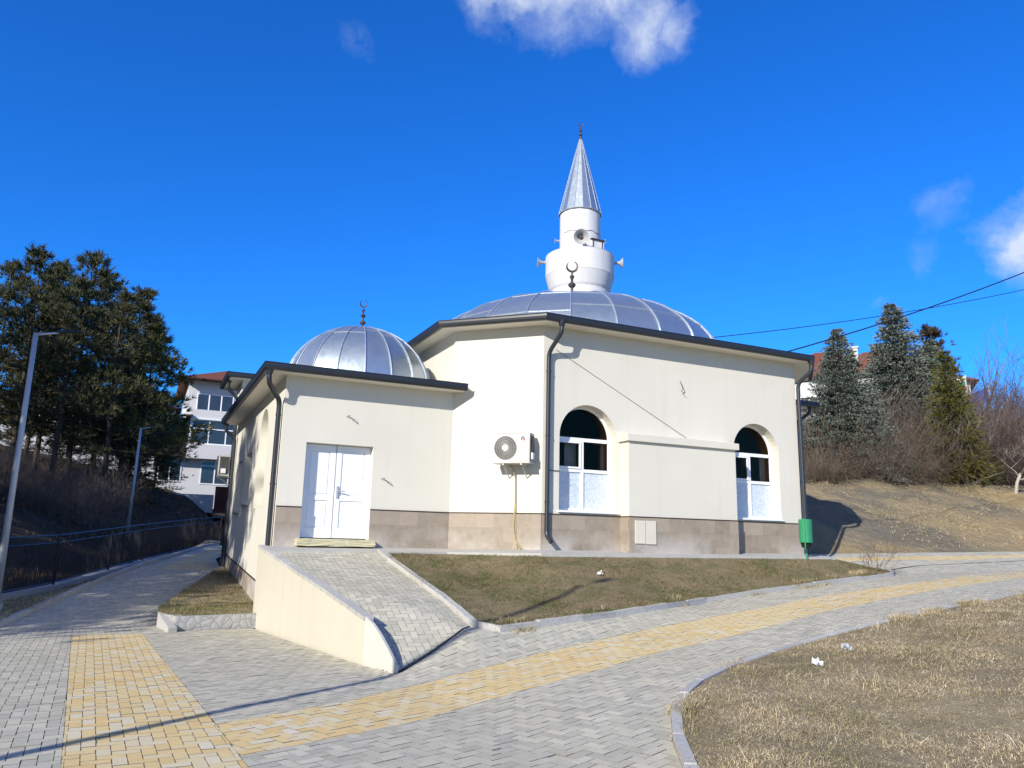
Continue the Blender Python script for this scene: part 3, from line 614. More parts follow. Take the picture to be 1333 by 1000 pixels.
for (u0,u1,z0,z1) in ((AY1-21.75,AY1-20.55,2.36,3.66),(AY1-23.4,AY1-22.5,2.2,3.6)):
    f=MB(); d=.14
    def bar(a,b,c_,e):
        V=[TL((a,c_),d+.04),TL((b,c_),d+.04),TL((b,e),d+.04),TL((a,e),d+.04),TL((a,c_),d),TL((b,c_),d),TL((b,e),d),TL((a,e),d)]
        f.mesh(V,[(0,3,2,1),(4,5,6,7),(0,1,5,4),(1,2,6,5),(2,3,7,6),(3,0,4,7)])
    bar(u0,u1,z0,z0+.05);bar(u0,u1,z1-.05,z1);bar(u0,u0+.05,z0+.05,z1-.05);bar(u1-.05,u1,z0+.05,z1-.05);bar((u0+u1)/2-.03,(u0+u1)/2+.03,z0+.05,z1-.05)
    w=f.build('side_window',M['white'],mosque); g=MB(); g.face([TL(p,d+.03) for p in [(u0,z0),(u1,z0),(u1,z1),(u0,z1)]]); g.build('pane',M['dglass'],w)
    s=MB(); V=[TL(p,q) for q in (-.07,d) for p in [(u0-.04,z0-.05),(u1+.04,z0-.05),(u1+.04,z0-.01),(u0-.04,z0-.01)]]
    s.mesh(V,[(0,1,2,3),(7,6,5,4),(3,2,6,7),(0,4,5,1),(1,5,6,2),(0,3,7,4)]); s.build('sill',M['conc'],w)
# taller back block and right block
mb=MB(); 
for x0,x1,y0,y1,zb,zt in ((2.42,7.0,24.52,25.98,-.2,6.3),):
    wall_panel(mb,(x0,y0),(x1,y0),zb,zt); wall_panel(mb,(x0,y1),(x0,y0),zb,zt); wall_panel(mb,(x1,y1),(x0,y1),zb,zt); wall_panel(mb,(x1,y0),(x1,y1),zb,zt)
mb.build('entrance_block_wall',M['cream'],mosque)
mb=MB(); x0,x1,y0,y1,zb,zt=15.2,17.5,17.0,22.4,1.1,5.8
wall_panel(mb,(x0,y0),(x1,y0),zb,zt); wall_panel(mb,(x1,y0),(x1,y1),zb,zt); wall_panel(mb,(x1,y1),(x0,y1),zb,zt)
mb.build('side_block_wall',M['cream'],mosque)
# eaves: soffit and gutter swept along a wall line
def offs(pts,o,closed):
    n=len(pts); out=[]
    for i in range(n):
        p=Vector(pts[i]); nn=[]
        for a,b in ((i-1,i),(i,i+1)):
            if not closed and (a<0 or b>=n): continue
            t=(Vector(pts[b%n])-Vector(pts[a%n])).normalized(); nn.append(Vector((t.y,-t.x)))
        if len(nn)==1: out.append(p+nn[0]*o)
        else:
            m=(nn[0]+nn[1]); out.append(p+m*(o*2/m.length_squared) if m.length>0 else p)
    return out
def sweep(mb,pts,prof,closed):
    rings=[[(q.x,q.y,z) for q in offs(pts,o,closed)] for o,z in prof]; n=len(pts); k=len(prof)
    V=[p for r in rings for p in r]; F=[]
    for i in range(k-1):
        for j in range(n if closed else n-1): F.append((i*n+j,i*n+(j+1)%n,(i+1)*n+(j+1)%n,(i+1)*n+j))
    if not closed:
        F.append(tuple(i*n for i in range(k))); F.append(tuple(i*n+n-1 for i in range(k-1,-1,-1)))
    mb.mesh(V,F)
def eaves(pts,z,closed,o=.5):
    mb=MB(); sweep(mb,pts,[(-.02,z),(o-.12,z),(o-.12,z+.135),(-.02,z+.135)],closed); mb.build('soffit',M['soffit'],mosque)
    mb=MB(); g=[(o-.118,z+.005),(o-.09,z-.012),(o-.035,z-.008),(o-.008,z+.03),(o,z+.075),(o,z+.115),(o+.012,z+.125),(o+.006,z+.142),(o-.02,z+.142),(o-.03,z+.09),(o-.118,z+.075)]
    sweep(mb,pts,g,closed); gu=mb.build('gutter',M['dark'],mosque); 
    mb=MB(); sweep(mb,pts,[(o-.03,z+.12),(o-.14,z+.145),(o-.14,z+.10)],closed); mb.build('gutter_flashing',M['zinc'],mosque)
eaves(OCT,ZE,True); AP=[(6.22,16.0),(2.42,16.0),(2.42,24.5)][::-1]; eaves([(2.42,24.5),(2.42,16.0),(6.22,16.0)],AE,False)
eaves([(5.6,25.98),(2.42,25.98),(2.42,24.52),(6.4,24.52)],ZE-.02,False); eaves([(16.2,17.0),(17.5,17.0),(17.5,22.4),(16.2,22.4)],5.68,False,.42)
# roofs and domes
def dome(c,z0,R,h,ribs,name,rw=.03,hs=(.35,),n=14,skirt=None):
    mb=MB(); prof=[(R*math.cos(i/n*PI/2),z0+h*math.sin(i/n*PI/2)) for i in range(n)]
    seam=set()
    for j in range(ribs):
        w0,w1=2*PI*j/ribs,2*PI*(j+1)/ribs
        P_=[[(c[0]+r*math.cos(w),c[1]+r*math.sin(w),z) for w in (w0,w1)] for r,z in prof]
        i=0; cuts=[0]+[int(n*(q+random.uniform(-.04,.04))) for q in hs]+[n-1]
        for a,b in zip(cuts[:-1],cuts[1:]):   # one island per sheet
            V=[];F=[]
            for k in range(a,b+1): V+=P_[k]
            for k in range(b-a): F.append((2*k,2*k+1,2*k+3,2*k+2))
            mb.mesh(V,F)
        V=[P_[n-1][0],P_[n-1][1],(c[0],c[1],z0+h)]; mb.mesh(V,[(0,1,2)])
        seam.update([(j,k) for k in cuts[1:-1]])
    d=mb.build(name,M['zinc'],mosque)
    me=d.data; me.polygons.foreach_set('use_smooth',[True]*len(me.polygons))
    mb=MB()
    for j in range(ribs):
        w=2*PI*j/ribs; mb.tube([(c[0]+(r+.012)*math.cos(w),c[1]+(r+.012)*math.sin(w),z+.012) for r,z in prof]+[(c[0],c[1],z0+h+.01)],rw*.55,5)
    for j,k in seam:
        r,z=prof[k]; w0,w1=2*PI*j/ribs,2*PI*(j+1)/ribs; mb.tube([(c[0]+r*math.cos(w0),c[1]+r*math.sin(w0),z+.008),(c[0]+r*math.cos(w1),c[1]+r*math.sin(w1),z+.008)],rw*.4,4)
    mb.build('seam_ribs',M['zinc_seam'],d); return d
def finial(name,c,s,parent):
    mb=MB(); k=s
    mb.lathe(c,[(.001,-.1*k),(.10*k,-.08*k),(.09*k,.02*k),(.035*k,.06*k),(.035*k,.12*k),(.09*k,.17*k),(.10*k,.20*k),(.09*k,.23*k),(.03*k,.27*k),(.03*k,.37*k),(.075*k,.41*k),(.085*k,.44*k),(.07*k,.47*k),(.028*k,.50*k),(.028*k,.58*k),(.05*k,.61*k),(.05*k,.64*k),(.02*k,.67*k),(.018*k,.74*k),(.001,.745*k)],14)
    # crescent opening upward-right
    cz=c[2]+.86*k; N=22; R=.125*k; V=[];F=[]
    for i in range(N+1):
        w=math.radians(-245+310*i/N); th=.004*k+.036*k*math.sin(PI*i/N)
        for rr,dy in ((R-th,0),(R,-.02*k),(R+th*.3,0),(R,.02*k)):
            V.append((c[0]+rr*math.cos(w)*.92,c[1]-rr*math.cos(w)*.38+dy,cz+rr*math.sin(w)))
    for i in range(N):
        for j in range(4): F.append((i*4+j,i*4+(j+1)%4,i*4+4+(j+1)%4,i*4+4+j))
    mb.mesh(V,F); o=mb.build(name,M['finial'],parent); smooth_angle(o,40); return o
big=dome((11.21,19.71),6.5,4.5,2.15,24,'main_dome',.034,(.3,.55,.8)); finial('finial',(11.21,19.71,8.68),1.4,mosque)
sm=dome((4.36,17.8),4.86,1.72,1.62,18,'annex_dome',.022,(.62,)); finial('finial',(4.36,17.8,6.5),.72,mosque)
mb=MB(); ring=offs(OCT,.38,True); N=48
for i in range(8):
    a,b=ring[i],ring[(i+1)%8]
    for k in range(6):
        p,q=a.lerp(b,k/6),a.lerp(b,(k+1)/6); ctr=Vector((11.21,19.71)); pi,qi=ctr+(p-ctr).normalized()*4.3,ctr+(q-ctr).normalized()*4.3
        mb.face([(p.x,p.y,ZE+.12),(q.x,q.y,ZE+.12),(qi.x,qi.y,ZE+.42),(pi.x,pi.y,ZE+.42)])
mb.build('hall_roof',M['zinc'],mosque)
mb=MB(); z=AE+.13
mb.face([(2.06,15.64,z),(6.22,15.64,z),(6.22,15.95,z+.05),(6.1,24.5,z+.2),(2.06,24.5,z)]); mb.build('annex_roof',M['zinc'],mosque)
mb=MB(); mb.face([(2.1,24.2,6.33),(6.4,24.2,6.33),(6.4,26.3,6.33),(2.1,26.3,6.33)]); mb.build('block_roof',M['zinc'],mosque); mb=MB(); mb.face([(15.5,16.7,5.8),(17.8,16.7,5.8),(17.8,22.7,5.8),(15.5,22.7,5.95)]); mb.build('side_roof',M['zinc'],mosque)
mb=MB()
for k in range(9):
    x=5.7+.06*k; mb.lathe((x,15.62+random.uniform(0,.06),AE+.13),[(.03,0),(.035,.02),(.02,.045),(.001,.05)],6)
mb.build('roof_debris',M['hoseY'],mosque)
# downpipes
def pipe(pts,r=.045,brk=()):
    P_=[Vector(p) for p in pts]; out=[P_[0]]
    for i in range(1,len(P_)-1):
        a,b,c=P_[i-1],P_[i],P_[i+1]; k=min(.14,(a-b).length*.45,(c-b).length*.45)
        s,e=b+(a-b).normalized()*k,b+(c-b).normalized()*k
        for t in (0,.25,.5,.75,1): out.append(s*(1-t)**2+b*2*t*(1-t)+e*t*t)
    out.append(P_[-1]); mb=MB(); mb.tube(out,r,12,cap=True)
    mb.lathe(P_[0]+Vector((0,0,-.02)),[(r*1.0,-.08),(r*1.8,.05),(r*1.8,.09)],12)
    for z in brk:
        for i in range(len(P_)-1):
            a,b=P_[i],P_[i+1]
            if abs(a.x-b.x)+abs(a.y-b.y)<.15 and min(a.z,b.z)<z<max(a.z,b.z):
                mb.lathe(a.lerp(b,(z-a.z)/(b.z-a.z))-Vector((0,0,.02)),[(r,0),(r*1.16,.002),(r*1.16,.038),(r,.04)],12)
    o=mb.build('downpipe',M['dark'],mosque); smooth_angle(o,40); return o
pipe([(2.03,15.62,4.8),(2.03,15.62,4.55),(2.34,16.13,4.30),(2.34,16.13,1.36)],.05,(4.0,2.6))
pipe([(7.78,14.1,6.22),(7.78,14.1,6.0),(7.66,14.45,5.62),(7.66,14.45,1.72),(7.68,14.28,1.58)],.048,(5.2,3.8,2.4))
pipe([(15.02,14.1,6.22),(15.02,14.1,5.98),(14.87,14.44,5.70),(14.90,14.44,1.35)],.05,(5.0,3.2))
pipe([(17.6,16.68,5.68),(17.6,16.68,5.5),(17.3,16.94,5.2),(17.3,16.94,1.2)],.05,(4,))
pipe([(2.05,24.8,6.2),(2.05,24.8,5.95),(2.36,24.9,5.7),(2.36,24.9,.6)],.05,(4,2))
o=pipe([(2.05,24.3,4.8),(2.05,24.3,4.6),(2.34,24.35,4.4),(2.34,24.35,.55)],.05,(3,))
# door
mb=MB(); 
def leaf(mb,x0,x1,y,z0=1.56,z1=3.46):
    s=.11; mb.box((x0,y+.012,z0),(x1,y+.05,z1))
    for a,b in ((z0,z0+.2),(2.32,2.42),(z1-.12,z1)): mb.box((x0+s,y-.008,a),(x1-s,y+.012,b))
    mb.box((x0,y-.008,z0),(x0+s,y+.012,z1)); mb.box((x1-s,y-.008,z0),(x1,y+.012,z1))
    for a,b in ((z0+.2,2.32),(2.42,z1-.12)):
        mb.box((x0+s+.035,y+.002,a+.035),(x1-s-.035,y+.012,b-.035))
dr=MB(); leaf(dr,2.925,3.585,16.205); d1=dr.build('door_leaf',M['white'],mosque)
dr=MB(); leaf(dr,3.60,4.315,16.20); d2=dr.build('door_leaf',M['white'],mosque)
hb=MB(); hb.box((3.63,16.16,2.38),(3.665,16.192,2.62)); hb.tube([(3.648,16.16,2.53),(3.648,16.13,2.53),(3.72,16.12,2.525),(3.80,16.125,2.50)],.011,6); hb.build('door_handle',M['galv'],d2)
mb=MB(); mb.box((2.84,15.74,1.40),(4.40,16.0,1.535)); st=mb.build('door_step',M['step'],mosque)
bm=bmesh.new(); bm.from_mesh(st.data); bmesh.ops.subdivide_edges(bm,edges=bm.edges[:],cuts=7,use_grid_fill=True)
for v in bm.verts: v.co+=Vector((random.gauss(0,.006),random.gauss(0,.008),random.gauss(0,.005)))
bm.to_mesh(st.data); bm.free()
# apron slab round the wall foot
mb=MB()
sl=[(2.3,16.0,1.385),(6.1,16.0,1.39),(7.57,14.52,1.42),(14.9,14.52,1.43),(15.0,14.52,1.43)]; so=[(2.3,15.2,1.32),(5.78,15.24,1.33),(7.24,13.85,1.36),(14.9,13.85,1.37),(15.2,13.85,1.37)]
for i in range(4):
    mb.face([so[i],so[i+1],sl[i+1],sl[i]]); a,b=so[i],so[i+1]; mb.face([(a[0],a[1],1.0),(b[0],b[1],1.0),b,a])
mb.face([(15.0,14.52,1.43),(15.2,13.85,1.37),(16.9,15.6,1.37),(16.34,16.0,1.43)]); mb.face([(15.2,13.85,1.0),(16.9,15.6,1.0),(16.9,15.6,1.37),(15.2,13.85,1.37)])
mb.build('apron_slab',M['conc'],kind='structure')
# wall leads, hooks, thin wall line
def wire(pts,r,name,m,parent): mb=MB(); mb.tube(pts,r,5); return mb.build(name,m,parent)
for p in ((3.80,16,4.03),(4.62,16,2.77)):
    x,y,z=p; wire([(x-.09,y-.01,z+.03),(x-.05,y-.06,z+.05),(x-.02,y-.05,z),(x+.05,y-.08,z-.04),(x+.09,y-.02,z-.03)],.008,'wire_stub',M['finial'],mosque)
wire([(11.2,14.50,5.37),(11.18,14.44,5.30),(11.22,14.43,5.2),(11.2,14.46,5.12),(11.25,14.42,5.08)],.009,'wire_stub',M['finial'],mosque)
wire([(7.86,14.505,5.72),(9.5,14.508,4.93),(11.35,14.50,4.03)],.006,'wall_line',M['hoseG'],mosque)  # thin grey line running diagonally down the front wall
wire([(7.72,14.50,3.07),(7.98,14.50,3.07),(8.02,14.7,3.05)],.008,'wire_stub',M['black'],mosque)
# ------------------------------------------------------------------ access ramp
ramp=thing('access_ramp','grey paved access ramp with a cream side wall rising to the white double door','ramp',(3.4,12.5,0))
mb=MB(); RP=[(2.28,15.88),(2.90,10.4),(3.0,9.44),RC,(4.28,15.15)]
pavers(mb,RP,math.radians(-4),rampz,lift=.012)
mb.build('ramp_paving',[M['grey_pave'],M['yel_pave'],M['joint']],ramp)
mb=MB()

for i in range(12):
    for j in range(6):
        q=lambda a,b:(Vector(RE).lerp(Vector(RA),a)).lerp(Vector(RC).lerp(Vector(RB),a),b)
        c4=[q(i/12,j/6),q(i/12,(j+1)/6),q((i+1)/12,(j+1)/6),q((i+1)/12,j/6)]; mb.face([(p.x,p.y,float(rampz(p.x,p.y))-.006) for p in c4])
V=[(2.2,15.9,1.30),(4.2,15.2,1.305),(4.2,15.98,1.37),(2.3,15.98,1.37)]; mb.face([V[0],V[1],V[2],V[3]])
mb.build('ramp_bed',M['sand'],ramp)
mb=MB(); N=14; A,B=Vector((2.14,15.92)),Vector((2.83,10.4))
def wt(t): return 1.40+(.57-1.40)*t
tt=[i/N for i in range(N+1)]
for i in range(N):
    p,q=A.lerp(B,tt[i]),A.lerp(B,tt[i+1]); mb.face([(p.x,p.y,-.6),(q.x,q.y,-.6),(q.x,q.y,wt(tt[i+1])-.05),(p.x,p.y,wt(tt[i])-.05)])
mb.face([(2.42,16.0,-.6),(2.14,15.92,-.6),(2.14,15.92,1.35),(2.42,16.0,1.35)])
mb.build('side_wall',M['ramp_cream'],ramp)
mb=MB(); D2,E2=(2.83,10.4),(2.965,9.38); D3,E3=(2.87,10.41),(3.0,9.41)
pr=[0,.25,.5,.75,1]; tz=[.57,.50,.39,.25,.09]
for i in range(4):
    a,b=pr[i],pr[i+1]; L=lambda P,Q,t:(P[0]+(Q[0]-P[0])*t,P[1]+(Q[1]-P[1])*t)
    p,q,p3,q3=L(D2,E2,a),L(D2,E2,b),L(D3,E3,a),L(D3,E3,b)
    mb.face([(*p,-.6),(*q,-.6),(*q,tz[i+1]),(*p,tz[i])]); mb.face([(*p,tz[i]),(*q,tz[i+1]),(*q3,tz[i+1]),(*p3,tz[i])]); mb.face([(*q3,-.3),(*p3,-.3),(*p3,tz[i]),(*q3,tz[i+1])])
mb.face([(*E2,-.3),(*E3,-.3),(*E3,tz[4]),(*E2,tz[4])])
mb.build('end_wall',M['endcap'],ramp)
mb=MB()
for i in range(int(N*1.4)):
    t0,t1=i/(N*1.4//1),(i+1)/(N*1.4//1); p,q=A.lerp(B,t0+.002),A.lerp(B,t1-.002); n=Vector((.998,.06)); w=.12; dz=random.gauss(0,.004)
    z0,z1=wt(t0)+dz,wt(t1)+dz; o=-.012
    V=[(p.x+o,p.y,z0-.055),(q.x+o,q.y,z1-.055),(q.x+w,q.y,z1-.055),(p.x+w,p.y,z0-.055),(p.x+o,p.y,z0),(q.x+o,q.y,z1),(q.x+w,q.y,z1+.004),(p.x+w,p.y,z0+.004)]
    mb.mesh(V,[(0,3,2,1),(4,5,6,7),(0,1,5,4),(1,2,6,5),(2,3,7,6),(3,0,4,7)])
mb.build('coping',M['kerb'],ramp)
mb=MB(); kerb(mb,[RC,(4.28,15.15)],lambda x,y:rampz(np.float64(x),np.float64(y)),.11,.085,.7,side=-1); mb.build('ramp_kerb',M['kerb'],ramp)
# planter wall
pw=MB(); pw.face([(.55,16.45,-.5),(.78,15.5,-.5),(.78,15.5,.13),(.55,16.45,.13)]); pw.face([(.78,15.5,-.5),(2.22,15.66,-.5),(2.22,15.66,.14),(.78,15.5,.13)]); pw.face([(.78,15.5,.13),(2.22,15.66,.14),(2.22,15.78,.14),(.9,15.62,.13)]); pw.face([(.55,16.45,.13),(.78,15.5,.13),(.9,15.62,.13),(.66,16.45,.13)])
def f_pw(t,bs,o):
    p=pos(t); v=t.n('TexVoronoi',feature='DISTANCE_TO_EDGE'); v.inputs['Scale'].default_value=7; t.set(v,'Vector',p); c=t.ramp(v.outputs[0],[(0,(.22,.22,.215)),(.06,(.40,.40,.39)),(1,(.44,.435,.42))]); P(t,bs,c,.9,0,.2,v.outputs[0],.6,.03)
o=pw.build('planter_wall',mat('stamped_concrete',f_pw)); tag(o,'low stamped concrete planter wall beside the ramp foot','retaining wall')
# sloped kerb stone at the planter corner
mb=MB(); V=[(.50,16.4,-.2),(.62,16.4,-.2),(.80,15.25,-.2),(.66,15.2,-.2),(.50,16.4,.14),(.62,16.4,.14),(.80,15.25,-.03),(.66,15.2,-.03)]
mb.mesh(V,[(3,2,1,0),(4,7,6,5)[::-1],(0,1,5,4),(1,2,6,5),(2,3,7,6),(3,0,4,7)]); o=mb.build('kerb_stone',M['kerb']); tag(o,'single sloping kerb stone at the corner of the planter bed','kerb stone')
# ------------------------------------------------------------------ minaret
mx,my=15.85,27.2
mina=thing('minaret','white round minaret with a pointed metal spire rising behind the main dome','minaret',(mx,my,1.5))
mb=MB(); mb.lathe((mx,my,0),[(1.25,1.0),(1.25,11.95),(1.25,12.0)],28); mb.lathe((mx,my,0),[(.86,12.5),(.87,13.4),(.87,15.5)],36); o=mb.build('shaft',M['whitewash'],mina); smooth_angle(o)
mb=MB(); mb.lathe((mx,my,0),[(1.25,11.9),(1.3,12.0),(1.45,12.55),(1.46,12.56),(1.46,13.43),(1.47,13.46),(1.36,13.46),(1.36,13.0),(.86,13.0)],40); o=mb.build('balcony',M['whitewash'],mina); smooth_angle(o,11)
mb=MB(); n=16
V=[(mx+.93*math.cos(2*PI*i/n),my+.93*math.sin(2*PI*i/n),15.42) for i in range(n)]+[(mx+.05*math.cos(2*PI*i/n),my+.05*math.sin(2*PI*i/n),19.05) for i in range(n)]
for i in range(n): mb.mesh([V[i],V[(i+1)%n],V[n+(i+1)%n],V[n+i]],[(0,1,2,3)])
sp=mb.build('spire',M['zinc'],mina)
mb=MB()
for i in range(n): mb.tube([V[i],V[n+i]],.016,5)
for i in range(n): mb.tube([V[i],V[(i+1)%n]],.02,5)
mb.build('seam_ribs',M['zinc_seam'],sp); finial('finial',(mx,my,19.08),.78,mina)
mb=MB(); vx=Vector((-.50,-.866,0))
def cyl(w,r): return Vector((mx+r*math.cos(w),my+r*math.sin(w),0))
w0=math.radians(-92)
for a in range(5):
    pass
mb.box((mx+.02,my-.93,13.35),(mx+.62,my-.78,14.02)); M_=None
dm=mb.build('door_box',M['whitewash'],mina)
mb=MB(); mb.box((mx-.02,my-1.0,14.02),(mx+.66,my-.7,14.06)); mb.box((mx+.08,my-.945,13.4),(mx+.12,my-.925,14.0)); mb.box((mx+.52,my-.945,13.4),(mx+.56,my-.925,14.0)); mb.build('door_canopy',M['finial'],mina)
mb=MB(); mb.tube([(mx+.88*math.cos(math.radians(w)),my+.88*math.sin(math.radians(w)),14.42+.03*math.sin(w*.2)) for w in range(-170,-10,8)],.012,5); mb.tube([(mx-.38,my-.80,14.48),(mx-.38,my-.83,14.2)],.02,5); mb.build('cable_run',M['hoseG'],mina)
def horn(pos_,d,s,label):
    t=thing('loudspeaker',label,'loudspeaker',pos_,'horn loudspeakers on the minaret'); mb=MB(); d=Vector(d).normalized()
    mb.lathe(pos_,[(.06*s,-.12*s),(.085*s,-.1*s),(.085*s,.02*s),(.05*s,.04*s),(.06*s,.10*s),(.10*s,.20*s),(.17*s,.29*s),(.25*s,.34*s),(.255*s,.35*s),(.24*s,.345*s),(.16*s,.29*s),(.09*s,.2*s),(.055*s,.12*s)],20,ax=d); o=mb.build('horn',M['horn'],t); smooth_angle(o,50)
    mb=MB(); mb.lathe(pos_,[(.001,.2*s),(.06*s,.19*s),(.07*s,.22*s),(.06*s,.25*s),(.001,.255*s)],12,ax=d); mb.build('driver',M['acgrille'],t)
    mb=MB(); q=Vector(pos_); b=q-d*.12*s; mb.tube([q,b-Vector((0,0,.12*s)),b-d*.12-Vector((0,0,.16*s))],.018,5); mb.build('bracket',M['galv'],t)
lr=Vector((math.cos(math.radians(25)),-math.sin(math.radians(25)),0))
fw=Vector((-.5,-.86,0))
c=Vector((mx,my,0))
horn(c+fw*1.08+lr*.02+Vector((0,0,13.98)),Vector((-.43,-.86,-.28)),1.25,'round horn loudspeaker facing forward on the minaret shaft above the balcony')
horn(c-lr*1.50+Vector((0,0,13.25)),-lr,.9,'horn loudspeaker sticking out of the left rim of the minaret balcony')
horn(c+lr*1.50+Vector((0,0,13.30)),lr,.9,'horn loudspeaker sticking out of the right rim of the minaret balcony')
horn(c-lr*.93+Vector((0,0,14.25)),-lr,.45,'tiny horn loudspeaker high on the left side of the minaret shaft')
horn(c+lr*.93+Vector((0,0,14.25)),lr,.45,'tiny horn loudspeaker high on the right side of the minaret shaft')
# ------------------------------------------------------------------ air conditioners
def aircon(origin,u,n,label,logo=True):
    """origin: lower-left-front corner seen from outside; u: right, n: outward"""
    t=thing('air_conditioner',label,'air conditioner',origin,'outdoor air conditioner units on the mosque walls')
    O=Vector(origin); u=Vector(u); n=Vector(n); z=Vector((0,0,1)); W_,H_,D_=.82,.60,.30
    def T(a,b,c): return tuple(O+u*a+z*b+n*c)
    def bx(mb,a0,a1,b0,b1,c0,c1):
        V=[T(a0,b0,c0),T(a1,b0,c0),T(a1,b0,c1),T(a0,b0,c1),T(a0,b1,c0),T(a1,b1,c0),T(a1,b1,c1),T(a0,b1,c1)]; F=[(0,1,2,3),(7,6,5,4),(0,4,5,1),(1,5,6,2),(2,6,7,3),(3,7,4,0)]
        mb.mesh(V,F)
    mb=MB(); bx(mb,0,W_,0,H_,-D_,0); bx(mb,-.01,W_+.01,-.025,.0,-D_-.01,.012); bx(mb,-.005,W_+.005,H_,H_+.012,-D_,.006)
    bx(mb,.55,.80,.02,.57,0,.006); body=mb.build('casing',M['acwhite'],t)
    bm=bmesh.new(); bm.from_mesh(body.data); bmesh.ops.bevel(bm,geom=bm.edges[:],offset=.004,segments=1,affect='EDGES'); bm.to_mesh(body.data); bm.free()
    cx,cy,R=.285,.30,.245; mb=MB(); N=40
    mb.mesh([T(cx,cy,.004)]+[T(cx+R*math.cos(2*PI*i/N),cy+R*math.sin(2*PI*i/N),.004) for i in range(N)],[(0,1+i,1+(i+1)%N) for i in range(N)]); mb.build('fan_opening',M['acgrille'],t)
    mb=MB()
    for i in range(44):
        w=2*PI*i/44; mb.tube([T(cx+.06*math.cos(w),cy+.06*math.sin(w),.016),T(cx+R*math.cos(w+.12),cy+R*math.sin(w+.12),.014)],.0042,4)
    for rr in (.10,.15,.2,.245): mb.tube([T(cx+rr*math.cos(2*PI*i/32),cy+rr*math.sin(2*PI*i/32),.016) for i in range(33)],.004,4)
    g=mb.build('fan_grille',M['acbar'],t)
    mb=MB(); mb.mesh([T(cx,cy,.024)]+[T(cx+.063*math.cos(2*PI*i/24),cy+.063*math.sin(2*PI*i/24),.022) for i in range(24)],[(0,1+i,1+(i+1)%24) for i in range(24)]); mb.build('grille_hub',M['white'],t)
    if logo:
        mb=MB(); lx,ly=.675,.485
        def arc(mb,w0,w1,r0,r1,mi):
            for i in range(12):
                a,b=math.radians(w0+(w1-w0)*i/12),math.radians(w0+(w1-w0)*(i+1)/12)
                mb.face([T(lx+r0*math.cos(a),ly+r0*math.sin(a),.009),T(lx+r1*math.cos(a),ly+r1*math.sin(a),.009),T(lx+r1*math.cos(b),ly+r1*math.sin(b),.009),T(lx+r0*math.cos(b),ly+r0*math.sin(b),.009)],mi=mi)
        arc(mb,40,230,.018,.045,0); arc(mb,-90,20,.010,.045,1)
        for k in range(4): a=lx-.055+.03*k; mb.face([T(a,.405,.009),T(a+.018,.405,.009),T(a+.018,.42,.009),T(a,.42,.009)],mi=2)
        mb.build('logo',[M['logoblue'],M['logored'],M['logogrey']],t)
    mb=MB(); bx(mb,W_,W_+.045,.06,.20,-.2,-.06); mb.build('valve_cover',M['white'],t)
    mb=MB(); bx(mb,W_,W_+.02,.34,.5,-.12,-.08); bx(mb,W_,W_+.012,.05,.56,-.28,-.02); mb.build('side_panel',M['acgrille'],t)
    for a in (.22,.62):
        mb=MB(); bx(mb,a,a+.035,-.06,-.026,-D_-.12,.0); mb.tube([T(a+.017,-.05,-.04),T(a+.017,-.30,-D_-.1)],.012,5); mb.build('bracket',M['acwhite'],t)
    return t,T
s2=2**-.5; Q=Vector((7.57,14.52,0)); tdir=Vector((-s2,s2,0)); nd=Vector((-s2,-s2,0))
O=Q+tdir*.965+nd*.42; O.z=3.20
ac,T=aircon(tuple(O),(s2,-s2,0),(-s2,-s2,0),'white air conditioner unit on the sunlit corner wall next to the downpipe')
mb=MB(); w=lambda s,z,o=.03:(Q+tdir*s+nd*o+Vector((0,0,z)))
mb.tube([w(.62,3.16,.2),w(.60,3.05,.1),w(.58,2.9),w(.57,2.35)],.017,6); mb.build('conduit',M['hoseG'],ac)
for k,(a,b) in enumerate(((.55,.50),(.585,.42),(.60,.38))):
    mb=MB(); mb.tube([w(.57,2.6),w(.56+.012*k,2.35),w(a,1.9,.03+.02*k),w(a-.03*k,1.6,.05),w(b,1.42,.12)],.0075,5); mb.build('hose',M['hoseY'],ac)
ac2,T2=aircon((1.98,25.45,3.30),(0,-1,0),(-1,0,0),'grey shaded air conditioner unit seen edge-on on the far left wall',logo=False)
# ------------------------------------------------------------------ litter bin
bx_,by_=14.22,13.80; bz_=float(lawnz(np.float64(bx_),np.float64(by_)))
binn=thing('litter_bin','green metal litter bin on a forked post at the right corner of the mosque','litter bin',(bx_,by_,bz_))
mb=MB(); a=Vector((.62,-.78,0)); b=Vector((.78,.62,0)); 
V=[];F=[];N=28
for z in (.40,.405,.935,.94):
    for i in range(N):
        w_=2*PI*i/N; rr=1 if z in(.405,.935) else .97; q=b*(.19*rr*math.cos(w_))+a*(.15*rr*math.sin(w_)); V.append((bx_+q.x,by_+q.y,bz_+z))
for k in range(3):
    for i in range(N): F.append((k*N+i,k*N+(i+1)%N,(k+1)*N+(i+1)%N,(k+1)*N+i))
mb.mesh(V,F); mb.mesh(V[:N],[tuple(range(N-1,-1,-1))]); o=mb.build('bucket',M['green'],binn); smooth_angle(o,40)
mb=MB(); 
ctr=Vector((bx_,by_,bz_)); arc=[ctr-b*.21+Vector((0,0,.96)),ctr-b*.21+Vector((0,0,.42))]+[ctr-b*(.21*math.cos(w_))+Vector((0,0,.36-.17*math.sin(w_))) for w_ in [PI*i/10 for i in range(1,10)]]+[ctr+b*.21+Vector((0,0,.37))]
mb.tube(arc,.016,6); mb.tube([ctr+Vector((0,0,.19)),ctr+Vector((0,0,-.2))],.018,8); mb.build('post',M['green'],binn)
mb=MB(); mb.lathe(tuple(ctr+Vector((0,0,.27))),[(.001,0),(.1,.02),(.13,.13)],14); mb.build('liner',M['black'],binn)
